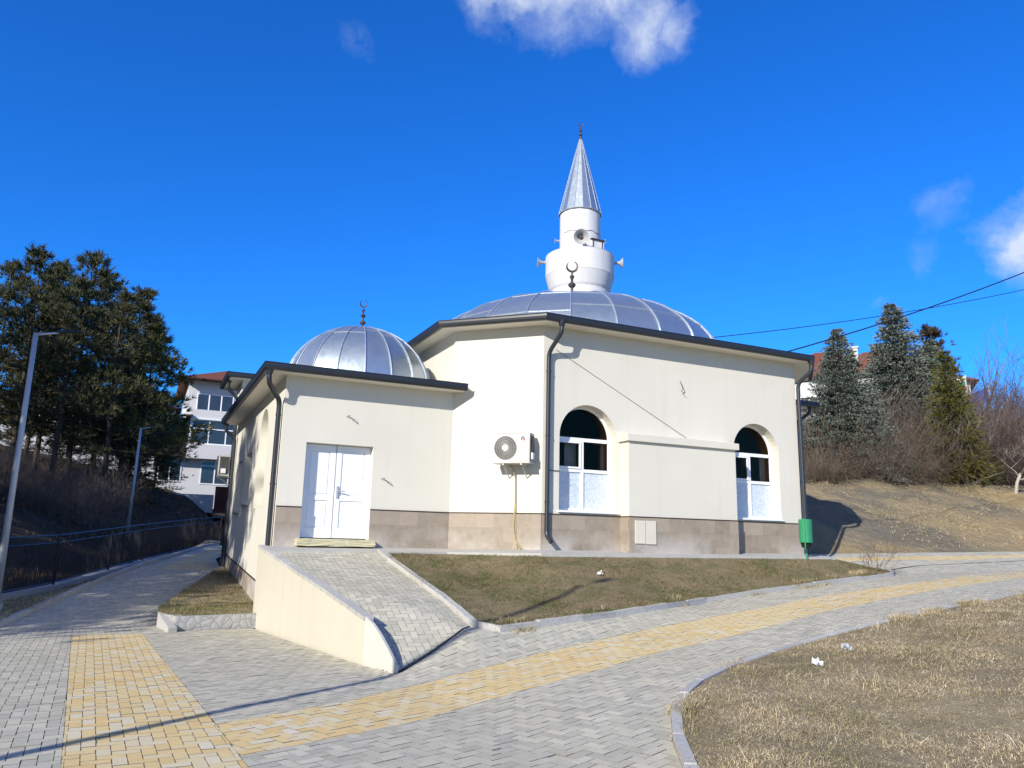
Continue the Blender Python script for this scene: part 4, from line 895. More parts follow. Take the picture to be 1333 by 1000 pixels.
# ------------------------------------------------------------------ street lamps
def lamp(x,y,h,arm,label,lean=0):
    z=float(H(x,y)); t=thing('street_lamp',label,'street lamp',(x,y,z),'galvanised street lamps along the path')
    mb=MB(); mb.tube([(x,y,z-.2),(x+lean*.5,y,z+h*.5),(x+lean,y,z+h)],[.075,.06,.05],12); o=mb.build('pole',M['galv'],t,smooth=True)
    A=Vector(arm).normalized(); p=Vector((x+lean,y,z+h-.04)); e=p+A*.42+Vector((0,0,.13)); mb=MB(); mb.tube([p,p+A*.2+Vector((0,0,.065)),e],.024,8); mb.build('arm',M['galv'],t,smooth=True)
    mb=MB(); s=A.cross(Vector((0,0,1))); q=e
    V=[]
    for k,(l,w_,th) in enumerate(((-.05,.035,.035),(.08,.065,.045),(.36,.075,.035),(.47,.05,.02))):
        c_=q+A*l+Vector((0,0,.22*l)); V+=[c_-s*w_,c_+s*w_,c_+s*w_*.8+Vector((0,0,th)),c_-s*w_*.8+Vector((0,0,th))]
    F=[(3,2,1,0),(12,13,14,15)]
    for k in range(3):
        for j in range(4): F.append((4*k+j,4*k+(j+1)%4,4*k+4+(j+1)%4,4*k+4+j))
    mb.mesh(V,F); mb.build('lamp_head',M['dark'],t)
    mb=MB(); mb.box((x-.12,y-.12,z-.3),(x+.12,y+.12,z+.012)); mb.build('base_plate',M['conc'],t)
    return t
lamp(-2.47,19.35,5.75,(.9,.25,0),'tall galvanised street lamp in front of the metal fence at the left edge')
lamp(-.42,40,4.95,(.9,.2,0),'smaller distant street lamp standing behind the fence before the white house',.06)
SUNAZ=math.radians(55.5); SUNEL=math.radians(25.5)
lx,ly=2.95-10.1*math.sin(SUNAZ),9.40-10.1*math.cos(SUNAZ)
lamp(lx,ly,8.1,(.93,.37,0),'street lamp standing left of the view whose shadow crosses the paving')
# ------------------------------------------------------------------ fence on low wall
FA,FB=Vector((-5.4,15.0)),Vector((3.5,38.6))
fpts=[Vector(p) for p in ((-6.4,13.2),(-4.3,17.2),(-2.83,21.3),(-1.9,24.6),(-.73,28.6),(.25,32.0),(1.3,35.0),(2.4,37.6),(3.56,39.8))]
fz=lambda p: float(np.interp(p.y,[13,17,21.3,25,29,34,40],[-.1,-.02,.08,.16,.40,.68,1.08]))-.1
mb=MB()
for i in range(len(fpts)-1):
    a,b=fpts[i],fpts[i+1]; t=(b-a).normalized(); n=Vector((-t.y,t.x))*.13; za,zb=fz(a)+.10,fz(b)+.10; zz=max(za,zb)-.02 if i%2==0 else min(za,zb)+.06
    q=[a-n,b-n,b+n,a+n]; V=[(p.x,p.y,za-.8) for p in q]+[(p.x,p.y,z) for p,z in zip(q,(za,zb,zb,za))]
    mb.mesh(V,[(4,5,6,7),(0,1,5,4),(1,2,6,5),(2,3,7,6),(3,0,4,7)])
o=mb.build('low_wall',M['conc']); tag(o,'low grey concrete wall carrying the dark metal fence','wall')
fe=thing('metal_fence','dark metal bar fence with posts running along the left path','fence',(*fpts[2],fz(fpts[2])+.1))
for i in range(len(fpts)-1):
    a,b=fpts[i],fpts[i+1]; L=(b-a).length; za,zb=fz(a)+.10,fz(b)+.10; mb=MB(); k=int(L/.115)
    P3=lambda t,h: (a.x+(b.x-a.x)*t,a.y+(b.y-a.y)*t,za+(zb-za)*t+h)
    for j in range(1,k): mb.tube([P3(j/k,.06),P3(j/k,1.1)],.011,4)
    for h in (.07,1.1): mb.tube([P3(0,h),P3(1,h)],.018,4)
    mb.build('bar_panel',M['dark'],fe)
    mb=MB(); mb.tube([P3(0,0),P3(0,1.33)],.03,4); mb.build('post',M['dark'],fe)
    mb=MB(); mb.tube([P3(0,1.3),P3(1,1.3)],.02,4); mb.build('top_rail',M['dark'],fe)
mb=MB(); p=fpts[-1]; mb.tube([(p.x,p.y,fz(p)+.1),(p.x,p.y,fz(p)+1.45)],.035,4); mb.build('post',M['dark'],fe)
# ------------------------------------------------------------------ vegetation
def tufts(C_,D_,n,L,w,spread,rs):
    """needle tufts: centres C_, directions D_ -> triangles"""
    k=len(C_); c=np.repeat(C_,n,0); d=np.repeat(D_,n,0)+rs.normal(0,spread,(k*n,3)); d/=np.linalg.norm(d,axis=1)[:,None]+1e-9
    l=L*rs.uniform(.6,1.25,(k*n,1)); s=np.cross(d,rs.normal(0,1,(k*n,3))); s/=np.linalg.norm(s,axis=1)[:,None]+1e-9
    ww=w*rs.uniform(.7,1.3,(k*n,1)); V=np.stack([c-s*ww*.5,c+s*ww*.5,c+d*l+s*ww*.22,c+d*l-s*ww*.22],1)
    return V.reshape(-1,3)
def quadF(n): i=np.arange(n)*4; return np.c_[i,i+1,i+2,i+3]
def conifer(name,label,cat,h,mat_,seed,style):
    rs=np.random.default_rng(seed); random.seed(seed); t=thing(name,label,cat)
    mb=MB(); bend=rs.normal(0,.02*h,2)
    tr=lambda q:(bend[0]*math.sin(q*2.2),bend[1]*math.sin(q*1.7),h*q)
    r0={'pine':.0135,'spruce':.016,'cedar':.012}[style]*h
    mb.tube([tr(q) if q>0 else (0,0,-.4) for q in np.linspace(0,.985,9)],[r0*(1-.93*q) for q in np.linspace(0,1,9)],8)
    C_=[];D_=[]
    if style=='pine':
        lo=rs.uniform(.18,.28) if seed!=25 else .36; q=lo
        while q<.985:
            m=int(rs.integers(3,6)); u=(q-lo)/(1-lo); ln=h*(.25*(1-u)**.95+.022)
            for j in range(m):
                az=rs.uniform(0,2*PI); l=ln*rs.uniform(.45,1.25); el=rs.uniform(-.2,.25)+.5*u; p0=Vector(tr(q)); d=Vector((math.cos(az)*math.cos(el),math.sin(az)*math.cos(el),math.sin(el)))
                bp=lambda s: p0+d*l*s+Vector((0,0,.14*l*s*s-.08*l*s))
                mb.tube([bp(s) for s in (0,.35,.7,1)],[.010*l+.012,.008*l+.009,.006*l+.006,.005],4,cap=False)
                for s in ((.58,.8,1.0) if l>1.0 else (.7,1.0)):
                    if rs.random()<.12: continue
                    c0=np.array(bp(s))+rs.normal(0,.09*l,3)*(1,1,.4); rr=.16+.075*l
                    for kk in range(int(rs.integers(7,12))):
                        off=rs.normal(0,rr,3); off[2]=off[2]*.42+.05; C_.append(c0+off); D_.append(np.array(d)*.6+off*1.6+np.array((0,0,.75)))
            q+=rs.uniform(.034,.062)
        for j in range(10): C_.append(np.array(tr(rs.uniform(.94,1.0)))); D_.append(np.array((rs.normal(0,.35),rs.normal(0,.35),1)))
        V=tufts(np.array(C_),np.array(D_),12,.022*h+.05,.034,.6,rs)
        if True:   # dead lower limbs
            for j in range(34):
                q=rs.uniform(.06,lo+.35); az=rs.uniform(0,2*PI); l=h*rs.uniform(.04,.12); p0=Vector(tr(q)); d=Vector((math.cos(az),math.sin(az),rs.uniform(-.2,.25))); mb.tube([p0,p0+d*l*.6,p0+d*l+Vector((0,0,-.08*l))],[.02,.012,.005],3,cap=False)
    else:
        lo=.03; q=lo; sp=style=='spruce'
        while q<.99:
            u=(q-lo)/(1-lo); R=h*((.24 if sp else .25)*(1-u)**(.92 if sp else .8)+.01)*(1 if u>.08 else .8+.2*u/.08); m=int(12+R*13) if sp else int(6+R*5)
            for j in range(m):
                az=rs.uniform(0,2*PI); l=R*rs.uniform(.72,1.14)*(1+.12*math.sin(3*az+seed)); dr=rs.uniform(-.30,.05) if sp else rs.uniform(-.12,.22); d=np.array((math.cos(az),math.sin(az),dr+.5*u)); p0=np.array(tr(q))
                if rs.random()<.35: mb.tube([tuple(p0),tuple(p0+d*l*.9)],[.012+.006*l,.004],3,cap=False)
                k=max(3,int(l/.10)) if sp else max(2,int(l/.15))
                for s in np.linspace(.25,1,k):
                    side=np.array((-math.sin(az),math.cos(az),0))*rs.normal(0,.13*l*s+.03); C_.append(p0+d*l*s+side+np.array((0,0,-.12*l*s*s+rs.normal(0,.03)))); D_.append(d+side*1.4+np.array((0,0,.18 if sp else -.05)))
            q+=rs.uniform(.012,.022)*(1 if h>4 else 2.2)
        V=tufts(np.array(C_),np.array(D_),9 if sp else 8,.115 if sp else .17,.030 if sp else .03,.5 if sp else .42,rs)
    mb.build('trunk',M['bark'],t,smooth=True); bulk('crown',V,quadF(len(V)//4),mat_,parent=t); return t
def branches(rs,root,d,L,r,depth,out,up=.1,nb=(3,5),spread=.6,minr=.003):
    n=3; p=np.array(root,float); d=np.array(d,float); pts=[p.copy()]; rr=[r]
    for i in range(n):
        d=d+rs.normal(0,.13,3)+np.array((0,0,up*.3)); d/=np.linalg.norm(d); p=p+d*L/n; pts.append(p.copy()); rr.append(max(minr,r*(1-.6*(i+1)/n)))
    out.append((pts,rr))
    if depth>0:
        for k in range(int(rs.integers(*nb))):
            s=rs.uniform(.3,1.0); i=min(n-1,int(s*n)); q=pts[i]+(pts[i+1]-pts[i])*(s*n-i); nd=d+rs.normal(0,spread,3)+np.array((0,0,up)); nd/=np.linalg.norm(nd)
            branches(rs,q,nd,L*rs.uniform(.5,.8),max(minr,r*(1-.6*s)*.62),depth-1,out,up,nb,spread,minr)
def bare(name,label,cat,mat_,seed,kind,h,ns=95):
    rs=np.random.default_rng(seed); t=thing(name,label,cat); out=[]
    if kind=='tree':
        main=[]; branches(rs,(0,0,-.2),(0,0,1),h*.30,.022*h,0,main,0)
        tip=main[0][0][-1]
        for k in range(5):
            a=2*PI*k/5+rs.uniform(-.4,.4); e=rs.uniform(.5,1.1); branches(rs,tip-np.array((0,0,rs.uniform(0,.08*h))),(math.cos(a)*math.cos(e),math.sin(a)*math.cos(e),math.sin(e)),h*.38,.011*h,3,out,.18,(3,5),.45,.006)
        mb=MB(); mb.tube(main[0][0],[.017*h,.0145*h,.013*h,.012*h],8); mb.build('trunk',mat_[0],t,smooth=True)
    else:
        wd=kind
        for k in range(ns):
            a=rs.uniform(0,2*PI); rad=wd*math.sqrt(rs.uniform(0,1))*.55; e=rs.uniform(.45,1.5); branches(rs,(rad*math.cos(a),rad*math.sin(a),-.1),(math.cos(a)*math.cos(e),math.sin(a)*math.cos(e),math.sin(e)),h*rs.uniform(.4,.75),.011,2,out,-.04,(2,5),.7,.0045)
    V=[];F=[];b=0
    for pts,rr in out:
        for i,(p,r) in enumerate(zip(pts,rr)):
            for j in range(3): w=2*PI*j/3+.5; V.append((p[0]+r*math.cos(w),p[1]+r*math.sin(w)*.9,p[2]+r*.3*math.sin(w)))
        for i in range(len(pts)-1):
            for j in range(3): F.append((b+i*3+j,b+i*3+(j+1)%3,b+i*3+3+(j+1)%3,b+i*3+3+j))
        b+=len(pts)*3
    bulk('branches',V,F,mat_[1],parent=t); return t
def put(t,x,y,h,h0,rz,label=None,first=False,group=None,dz=-.05,wx=1.0):
    s=h/h0; loc=(x,y,float(H(x,y))+dz); sc=(s*wx,s*wx,s)
    if first:
        t.location=loc; t.rotation_euler=(0,0,rz); t.scale=sc
        if label: t['label']=label
        if group: t['group']=group
        return t
    return copy_tree(t,loc,rz,sc,label,group)
pv=[conifer('pine_tree','','pine',12,M['pine'],21,'pine'),conifer('pine_tree','','pine',12,M['pine'],22,'pine'),conifer('pine_tree','','pine',12,M['pine'],23,'pine')]
py=conifer('pine_tree','','pine',11,M['pine_yellow'],25,'pine'); pb=conifer('pine_tree','','pine',9,M['pine_brown'],26,'pine')
GP='dark pines on the left hillside'
PL=[(0,-6.34,47.6,16.6,.3,'dark pine with a thin crown at the left picture edge'),(1,-5.7,51.7,17.2,1.2,'dark pine second from the left picture edge on the hillside'),(2,-3.9,49.9,17.2,2.2,'tallest sunlit-topped pine in the left hillside group'),
(0,-4.3,45.8,14.6,4.0,'dark pine standing just in front of the tallest left pine'),(1,-2.8,53.9,17.3,5.2,'dark pine to the right of the tallest left pine'),(2,-1.3,50.2,15.5,.9,'slim dark pine left of the olive green pine'),(0,-1.8,46,14.2,2.7,'dark pine with low branches above the middle of the fence'),
(1,-.9,56,15.9,3.6,'dark pine partly behind the olive green pine'),(2,-8.2,52,16.6,1.9,'dark pine half cut by the left picture edge'),(0,-6.9,57,16.6,5.9,'dark pine in the back row near the left picture edge'),(1,-3.2,60,16.4,.1,'dark pine in the back row behind the tallest left pine')]
seen=set()
for i,x,y,zt_,rz,lb in PL:
    put(pv[i],x,y,zt_-float(H(x,y))+.35,12,rz,lb,i not in seen,GP,wx=1.0); seen.add(i)
put(py,-.35,48,13.3-float(H(-.35,48)),11,.4,'olive green pine in front of the white house',True,wx=1.15)
for k,(i,x,y,h,lb) in enumerate(((0,-1.4,60.5,6.6,'young dark pine low behind the olive green pine'),(1,.6,63,6.2,'young dark pine filling the gap left of the white house'),(2,-4.6,61,5.2,'short young pine under the middle of the pine group'),(0,-2.6,56.5,4.6,'short bushy pine between the pine trunks near the olive pine'),(1,-7.6,60,5.6,'short young pine under the left edge of the pine group'),(2,-.4,52.5,4.4,'small bushy pine at the foot of the olive green pine'))):
    put(pv[i],x,y,h,12,k*1.7,lb,False,GP,dz=-1.2,wx=1.5)
OFF=[(2,-17.5,12.5,12.5),(0,-12.5,12.5,12.5),(1,-15.0,10.0,14),(2,-9.6,14.0,10.5),(0,-12.8,16.5,12.5),(1,-17.5,15.5,14),(2,-8.6,19.5,10),(0,-13.5,22.5,12.5),(1,-10,26,12),(2,-15,29,12),(0,-9.5,33,11.5),(1,-18,21,13),(2,-12,33,12),(0,-20,27,13),(1,-21,34,13),(2,-15.5,37,12.5),(0,-12.5,42,12),(1,-24,20,13)]
for k,(i,x,y,h) in enumerate(OFF): put(pv[i],x,y,h,12,k*1.3,'dark pine on the hillside left of the view shading the path',False,'shade pines left of the view')
put(pb,40.3,29.6,9.0,9,.5,'brownish open pine behind the tallest blue spruce on the right',True)
sv=[conifer('blue_spruce','','spruce tree',8,M['spruce'],31,'spruce'),conifer('blue_spruce','','spruce tree',8,M['spruce'],32,'spruce')]
put(sv[0],27.1,23.8,6.75,8,.2,'dense grey-green spruce nearest the right corner of the mosque',True,wx=1.42)
put(sv[1],33.3,25.6,9.1,8,.9,'tallest grey-green spruce with a pointed top right of the mosque',True,wx=1.4)
put(sv[0],34.9,25.3,7.3,8,2.9,'shorter grey-green spruce leaning against the tallest spruce',wx=1.4)
put(sv[1],33.4,28.7,6.9,8,2.9,'small narrow grey-green spruce between the two big spruces',wx=.5)
ce=conifer('golden_conifer','','conifer',5,M['cedar'],35,'cedar')
put(ce,31.7,22.0,5.9,5,.3,'tall yellow-green conifer standing on the top of the earth bank',True,wx=.95); put(ce,34.2,22.3,1.95,5,1.8,'small yellow-green conifer beside the pale bare tree',wx=1.3)
bt=bare('bare_tree','','bare tree',(M['paletrunk'],M['paletrunk']),41,'tree',4.2); put(bt,32.6,20.2,4.0,4.2,1.0,'small bare tree with a pale trunk at the right picture edge',True,wx=1.25)
bt2=bare('bare_tree','','bare tree',(M['bark'],M['twig']),42,'tree',10)
put(bt2,44,31.0,10.6,10,.2,'tall bare tree with a fan of thin twigs behind the brownish pine',True); put(bt2,46.5,29.2,9.0,10,2.0,'bare tree right of the flags with thin upright twigs')
bs=[bare('bare_shrub','','shrub',(M['bark'],M['twig']),51,1.7,2.6),bare('bare_shrub','','shrub',(M['bark'],M['twig']),52,2.0,2.6),bare('bare_shrub','','shrub',(M['bark'],M['twig2']),53,1.8,2.6)]
GS='leafless brown shrubs on top of the bank'; SH=[]
k=0
for az in np.arange(46.0,61.5,.72):
    for row in (0,1,2):
        a=math.radians(az+random.uniform(-.3,.3)); kk=.13*math.sin(a)+.99*math.cos(a); D=(19.38+6.6+row*1.9+random.uniform(-.5,.5))/kk
        if (row==0 and az>52.8) or (row==1 and az>57): continue
        h=[1.6,2.5,3.1][row]*random.uniform(.8,1.2)*D/37
        if 49.5<az<53: h*=1.3
        if az>56.5: h*=1.25
        SH.append((math.sin(a)*D,math.cos(a)*D,h))
sn=set()
for k,(x,y,h) in enumerate(SH):
    i=k%3 if x<33 else 2
    put(bs[i],x,y,h,2.6,random.uniform(0,6),'leafless brown shrub in the thicket along the top of the earth bank',i not in sn,GS); sn.add(i)
GB='tall bare bushes at the right edge'
for k in range(11):
    a=math.radians(random.uniform(57.0,62)); D=random.uniform(50,58); put(bs[2],math.sin(a)*D,math.cos(a)*D,random.uniform(5.2,7.2),2.6,k*1.1,'tall purple-brown bare bush rising above the right end of the bank',False,GB,wx=.7)
rb=bare('bare_shrub','','shrub',(M['bark'],M['twig3']),55,1.0,1.6); put(rb,25.4,24.6,2.2,1.6,.3,'reddish leafy shrub under the nearest spruce by the downpipe',True)
GL='dark undergrowth shrubs below the left pines'
for k in range(26):
    x=random.uniform(-8.5,1.5); y=random.uniform(36,50); 
    if (x+2.75)*-.935+(y-22)*.354<5.2: continue
    put(bs[k%3],x,y,random.uniform(1.0,2.6),2.6,k*.9,'dark leafless shrub under the pines on the left hillside',False,GL)
sap=bare('bare_sapling','','shrub',(M['bark'],M['twig3']),57,.35,1.0,9); sap.location=(16.2,13.6,float(lawnz(np.float64(16.2),np.float64(13.6)))-.03); sap['label']='thin leafless sapling at the right tip of the lawn'; sap.scale=(.8,.8,1.0)
bs4=put(bs[0],3.4,44.5,1.6,2.6,2.2,'grey bare bush in front of the white house below its windows')
# ------------------------------------------------------------------ houses
def house_win(parent,x0,x1,z0,z1,y,nx=2,nz=1,top=None):
    f=MB(); e=.09
    f.box((x0,y-.05,z0),(x1,y-.01,z0+e)); f.box((x0,y-.05,z1-e),(x1,y-.01,z1)); f.box((x0,y-.05,z0+e),(x0+e,y-.01,z1-e)); f.box((x1-e,y-.05,z0+e),(x1,y-.01,z1-e))
    for k in range(1,nx): x=x0+(x1-x0)*k/nx; f.box((x-.05,y-.05,z0+e),(x+.05,y-.01,z1-e))
    if top: f.box((x0+e,y-.055,top),(x1-e,y-.015,top+.09))
    w=f.build('window',M['white'],parent); g=MB(); g.face([(x0,y-.02,z0),(x1,y-.02,z0),(x1,y-.02,z1),(x0,y-.02,z1)]); g.build('pane',M['dglass'],w); return w
hw=simple('white_render',(.58,.585,.60),.85,var=.06,scale=1)
hs=thing('white_house','white house with a red tiled roof, glazed loggia and dark timber balcony','house',(4,70,4.5))
mb=MB(); mb.box((.6,70,3.6),(13,82,11.1)); mb.box((2.7,70.8,11.1),(13,82,14.5)); mb.build('wall',hw,hs)
mb=MB(); mb.box((2.95,69.0,7.65),(13,70,8.85)); mb.build('balcony_front',hw,hs)
mb=MB(); mb.box((3.0,69.1,11.0),(13,70.75,11.75)); mb.build('upper_balcony_front',hw,hs)
mb=MB(); mb.box((3.0,68.98,10.9),(13,69.1,11.0)); mb.box((3.0,69.05,8.85),(3.14,69.2,10.95)); mb.build('loggia_post',M['white'],hs)
house_win(hs,3.15,8.6,8.86,10.9,69.2,4,1,10.1); house_win(hs,3.4,6.4,11.9,13.4,70.8,3); house_win(hs,.95,2.75,5.7,7.5,70,2,1,7.0); house_win(hs,4.2,7.6,5.6,7.6,70,3,1,7.1)
mb=MB(); mb.box((-.6,69.0,7.75),(2.8,70,7.95)); 
for k in range(26): mb.box((-.55+.13*k,69.02,7.95),(-.45+.13*k,69.07,8.9))
mb.box((-.6,69.9,7.9),(2.85,69.98,11.0)); mb.build('timber_balcony',M['wood'],hs)
mb=MB(); V=[(-1.2,68.4,10.7),(3.1,68.4,11.2),(3.1,71,11.5),(-1.2,71,11.0)]; mb.mesh(V+[(a,b,c-.15) for a,b,c in V],[(0,1,2,3),(7,6,5,4),(0,4,5,1),(1,5,6,2),(2,6,7,3),(3,7,4,0)]); mb.build('balcony_roof',M['wood'],hs)
mb=MB(); V=[(1.9,69.6,14.5),(13.8,69.6,14.5),(13.8,83,14.5),(1.9,83,14.5),(6,76,16.6),(10,76,16.6)]; mb.mesh(V,[(0,1,5,4),(1,2,5),(2,3,4,5),(3,0,4)]); rf=mb.build('roof',M['rooftile'],hs)
mb=MB(); mb.box((1.85,69.5,14.36),(13.85,69.6,14.5)); mb.build('fascia',M['wood'],hs)
o=MB(); o.box((5.3,66.8,3.2),(10,67,5.3)); bo=o.build('board_fence',M['brickred']); tag(bo,'dark red board fence in front of the white house','fence')
o=MB(); o.box((1.6,66.5,3.2),(5.2,66.8,4.6)); bo=o.build('retaining_wall',M['conc']); tag(bo,'grey concrete retaining wall below the white house','wall')
h2=thing('white_house','long white building glimpsed between the pine trunks on the left','house',(-9,92,10))
mb=MB(); mb.box((-14,92,5),(2.4,100,14.9)); mb.build('wall',hw,h2)
for k in range(6): house_win(h2,-13+2.1*k,-11.9+2.1*k,12.6,14.0,92,2)
mb=MB(); V=[(-14.6,91.5,14.9),(3,91.5,14.9),(3,101,14.9),(-14.6,101,14.9),(-12,96,16.4),(0,96,16.4)]; mb.mesh(V,[(0,1,5,4),(1,2,5),(2,3,4,5),(3,0,4)]); mb.build('roof',M['rooftile'],h2)
# right-hand house row: built in a turned frame facing the viewer
def rotbox(mb,c,w,d,z0,z1,ang): Mx=Matrix.Translation((c[0],c[1],0))@Matrix.Rotation(ang,4,'Z'); mb.box((-w/2,-d/2,z0),(w/2,d/2,z1),M=Mx)
def hiproof(mb,c,w,d,z0,z1,ang,ov=.6):
    Mx=Matrix.Translation((c[0],c[1],0))@Matrix.Rotation(ang,4,'Z'); w2,d2=w/2+ov,d/2+ov
    V=[Mx@Vector(p) for p in [(-w2,-d2,z0),(w2,-d2,z0),(w2,d2,z0),(-w2,d2,z0),(-w2+d2,0,z1),(w2-d2,0,z1)]]; mb.mesh(V,[(0,1,5,4),(1,2,5),(2,3,4,5),(3,0,4),(3,2,1,0)])
AN=math.radians(-50)
def rhouse(c,w,d,z0,z1,zr,label,wins,chim=()):
    t=thing('tiled_house',label,'house',(c[0],c[1],z0),'tiled white houses behind the spruces'); mb=MB(); rotbox(mb,c,w,d,z0-3,z1,AN); mb.build('wall',hw,t)
    mb=MB(); hiproof(mb,c,w,d,z1,zr,AN); rf=mb.build('roof',M['rooftile'],t); Mx=Matrix.Translation((c[0],c[1],0))@Matrix.Rotation(AN,4,'Z')
    for cx in chim: mb=MB(); mb.box((cx-.28,-.3,z1),(cx+.28,.3,zr+.1),M=Mx); mb.box((cx-.36,-.38,zr+.1),(cx+.36,.38,zr+.22),M=Mx); mb.build('chimney',hw,rf)
    for (x0,x1,a,b) in wins:
        y=-d/2; f=MB(); f.box((x0,y-.06,a),(x1,y-.02,b),M=Mx); wn=f.build('window',M['white'],t); f=MB(); f.box((x0+.1,y-.075,a+.1),((x0+x1)/2-.04,y-.062,b-.1),M=Mx); f.box(((x0+x1)/2+.04,y-.075,a+.1),(x1-.1,y-.062,b-.1),M=Mx); f.build('pane',M['dglass'],wn)
rhouse((50.1,45.9),9,8,7.4,14.6,17.6,'white house with an orange tiled roof behind the nearest spruce',[(-4+2.4*k,-2.6+2.4*k,9+2.8*j,10.4+2.8*j) for k in range(3) for j in range(2)],(2.5,))
rhouse((56.0,45.3),10,8,7.4,15.5,18.3,'white house with a tiled roof and white chimney between the spruces',[(-4+2.4*k,-2.6+2.4*k,9.6+2.8*j,11+2.8*j) for k in range(4) for j in range(2)],(-2.8,))
rhouse((59.7,43.7),6,6,7.4,15.0,16.9,'small tiled house beside the flags behind the brownish pine',[(-2+2.2*k,-.8+2.2*k,11.4,12.8) for k in range(2)])
def flag(x,y,z0,h,mats,label,ax_):
    t=thing('flagpole',label,'flag',(x,y,z0)); mb=MB(); mb.tube([(x,y,z0),(x+.15,y,z0+h)],.04,6); mb.build('pole',M['galv'],t)
    N=8; V=[];mb=MB(); a=Vector(ax_).normalized(); top=Vector((x+.15,y,z0+h-.1))
    for r in range(len(mats)):
        for i in range(N):
            q=[]
            for rr,ii in ((r,i),(r+1,i),(r+1,i+1),(r,i+1)):
                l=1.5*ii/N; q.append(top+a*l+Vector((0,0,-1.05*rr/len(mats)-.35*l+.05*math.sin(l*5)))+Vector((a.y,-a.x,0))*(.10*math.sin(l*4)))
            mb.face(q,mi=r)
    mb.build('flag_cloth',mats,t)
flag(55.0,37.0,8,6.6,[M['flagw'],M['flagg'],M['flagr']],'white, green and red striped flag hanging on a pole between the trees',(-.68,.73,0))
flag(55.6,35.7,8,5.6,[M['flagb']],'plain blue flag hanging on a pole right of the striped flag',(-.5,.7,0))
# ------------------------------------------------------------------ cables
def cable(a,b,sag,r,label):
    a,b=Vector(a),Vector(b); mb=MB(); N=24; mb.tube([a.lerp(b,i/N)-Vector((0,0,sag*4*(i/N)*(1-i/N))) for i in range(N+1)],r,6); o=mb.build('power_cable',M['black']); tag(o,label,'cable'); return o
cable((14.15,14.02,6.36),(27.5,12.2,11.9),.25,.016,'thick black cable rising from the mosque eave to the right picture edge')
cable((12.9,21.5,7.9),(42,19.5,15.4),.55,.014,'thinner black cable crossing behind the main dome towards the right')
cable((55,33,14.9),(41,17.5,15.2),.35,.016,'short faint cable above the bushes at the right picture edge')
# ------------------------------------------------------------------ litter
def scrap(x,y,zf,s,m,label,name,seed):
    rs=np.random.default_rng(seed); z=float(zf(np.float64(x),np.float64(y)))+.03; mb=MB(); N=5; V=[(x+(i/N-.5)*s+rs.normal(0,.012),y+(j/N-.5)*s*.7+rs.normal(0,.012),z+abs(rs.normal(0,.022))+.03*math.sin(i*1.3)*math.cos(j)) for j in range(N+1) for i in range(N+1)]
    F=[(j*(N+1)+i,j*(N+1)+i+1,(j+1)*(N+1)+i+1,(j+1)*(N+1)+i) for j in range(N) for i in range(N)]; mb.mesh(V,F); mb.mesh([(a,b,c-.012) for a,b,c in V],[f[::-1] for f in F]); o=mb.build(name,m); tag(o,label,'litter')
scrap(6.72,6.45,nearz,.09,M['paper'],'crumpled white paper lying on the near dry grass','paper_scrap',1)
scrap(7.5,6.75,nearz,.105,M['plast'],'grey translucent plastic wrapper on the near dry grass','plastic_wrapper',2)
scrap(8.0,12.9,lawnz,.10,M['paper'],'small pale paper scrap on the lawn before the mosque','paper_scrap',3)
# ------------------------------------------------------------------ light, sky, camera
w=bpy.data.worlds.new('World'); SC.world=w; w.use_nodes=True; t=NT(w.node_tree); out=t.n('OutputWorld'); bg=t.n('Background'); w.node_tree.links.new(bg.outputs[0],out.inputs[0])
sk=t.n('TexSky',sky_type='NISHITA',sun_disc=False,sun_elevation=SUNEL,sun_rotation=SUNAZ+PI,altitude=300,air_density=1.0,dust_density=.25,ozone_density=3.0)
hsv=t.n('HueSaturation'); hsv.inputs['Hue'].default_value=.5; hsv.inputs['Saturation'].default_value=1.2; hsv.inputs['Value'].default_value=1.0; t.set(hsv,'Color',sk.outputs[0])
gen=t.n('TexCoord').outputs['Generated']; nrm=t.n('VectorMath',operation='NORMALIZE'); t.set(nrm,0,gen); dirv=nrm.outputs[0]
BL=[((.303,.72,.624),.055,.9),((.333,.706,.625),.07,1.0),((.37,.689,.623),.075,1.0),((.405,.670,.622),.07,.95),((.431,.657,.618),.06,.95),((.476,.655,.59),.062,.95),((.503,.641,.58),.05,.8),((.828,.462,.332),.075,1.15),((.822,.478,.312),.055,1.0),((.161,.806,.569),.035,.22),((.769,.51,.386),.045,.24),((.772,.541,.334),.04,.2),((.749,.597,.288),.022,.26)]
w1=t.n('VectorMath',operation='SUBTRACT'); t.set(w1,0,t.noise(7,6,.6,dirv,1)); w1.inputs[1].default_value=(.5,.5,.5)
w2=t.n('VectorMath',operation='MULTIPLY_ADD'); t.set(w2,0,w1.outputs[0]); w2.inputs[1].default_value=(.11,.11,.13); t.set(w2,2,dirv); wdir=w2.outputs[0]
acc=None
for c_,r,wt_ in BL:
    d=t.n('VectorMath',operation='DISTANCE'); t.set(d,0,wdir); d.inputs[1].default_value=c_
    m=t.n('MapRange',interpolation_type='SMOOTHSTEP'); t.set(m,0,d.outputs['Value']); m.inputs[1].default_value=0; m.inputs[2].default_value=r; m.inputs[3].default_value=wt_; m.inputs[4].default_value=0
    acc=m.outputs[0] if acc is None else t.math('MAXIMUM',acc,m.outputs[0])
nz=t.noise(11,10,.64,wdir,dist=.25); nz2=t.noise(40,6,.62,wdir)
nn=t.math('ADD',t.math('MULTIPLY',t.math('SUBTRACT',nz,.52),1.6),t.math('MULTIPLY',t.math('SUBTRACT',nz2,.5),.28))
den=t.math('ADD',acc,t.math('MULTIPLY',nn,t.ramp(acc,[(0,0),(.25,1)])))
cl=t.ramp(den,[(.04,0),(.4,.2),(.75,.55),(1.2,.9)])
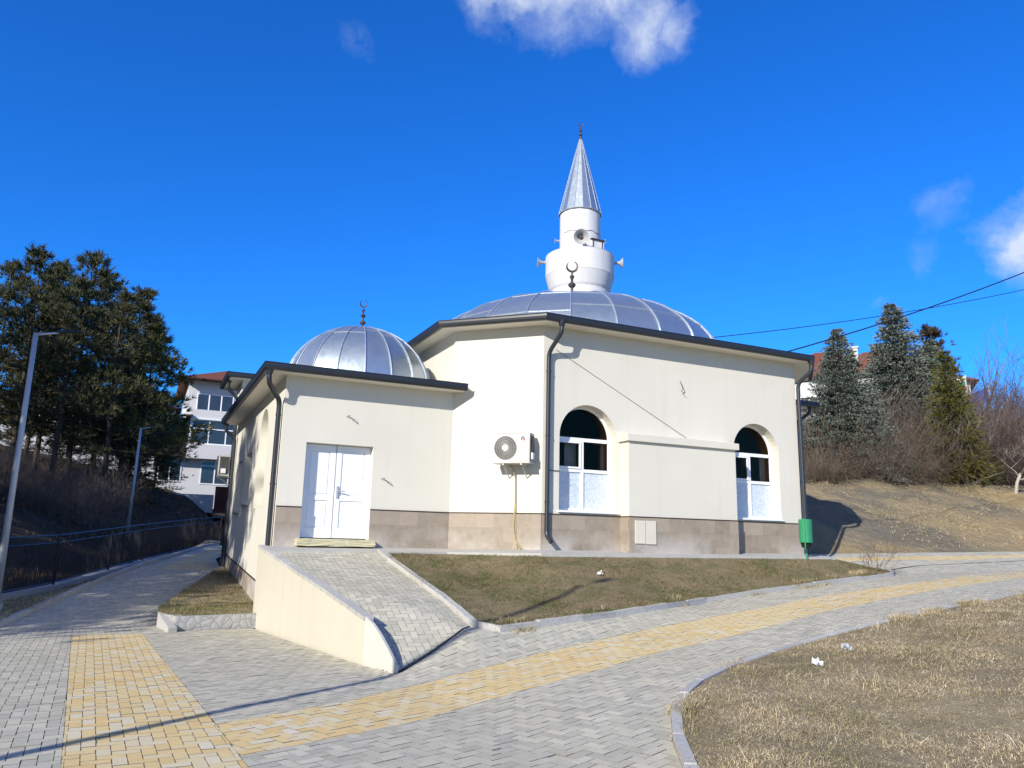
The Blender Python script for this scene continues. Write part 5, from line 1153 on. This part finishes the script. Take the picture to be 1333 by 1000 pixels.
tint=t.mix(1.0,hsv.outputs[0],(.20,.82,1.55),'MULTIPLY')
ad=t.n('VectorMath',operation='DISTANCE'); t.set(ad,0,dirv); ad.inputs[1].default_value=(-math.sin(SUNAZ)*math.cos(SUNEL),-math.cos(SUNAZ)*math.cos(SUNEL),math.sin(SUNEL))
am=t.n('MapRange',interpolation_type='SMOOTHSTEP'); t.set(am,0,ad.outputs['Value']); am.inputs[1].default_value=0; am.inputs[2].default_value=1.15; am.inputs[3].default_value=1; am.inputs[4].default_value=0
tint=t.mix(am.outputs[0],tint,(4.4,3.7,2.8))  # warm glow added around the unseen sun to offset the blue sky fill
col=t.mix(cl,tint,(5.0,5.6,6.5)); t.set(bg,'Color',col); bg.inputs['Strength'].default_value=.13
sun=bpy.data.lights.new('sun','SUN'); sun.energy=4.8; sun.angle=math.radians(.5); sun.color=(1,.95,.87); so_=bpy.data.objects.new('sun',sun); COL.objects.link(so_)
dv=Vector((math.sin(SUNAZ)*math.cos(SUNEL),math.cos(SUNAZ)*math.cos(SUNEL),-math.sin(SUNEL))); so_.rotation_euler=dv.to_track_quat('-Z','Y').to_euler(); so_.location=(-20,-12,25)
cam=bpy.data.cameras.new('camera'); co=bpy.data.objects.new('camera',cam); COL.objects.link(co); SC.camera=co
yaw,pit,rol=math.radians(25.167),math.radians(11.411),math.radians(1.3287)
f=Vector((math.sin(yaw)*math.cos(pit),math.cos(yaw)*math.cos(pit),math.sin(pit))); r=Vector((math.cos(yaw),-math.sin(yaw),0)); u=r.cross(f)
R_,U_=r*math.cos(rol)+u*math.sin(rol),-r*math.sin(rol)+u*math.cos(rol)
co.matrix_world=Matrix(((R_.x,U_.x,-f.x,0),(R_.y,U_.y,-f.y,0),(R_.z,U_.z,-f.z,1.6),(0,0,0,1)))
cam.sensor_width=36; cam.lens=1007.2/1333*36; cam.clip_start=.05; cam.clip_end=5000
SC.view_settings.view_transform='Standard'; SC.view_settings.look='None'; SC.view_settings.exposure=.22; SC.view_settings.gamma=1
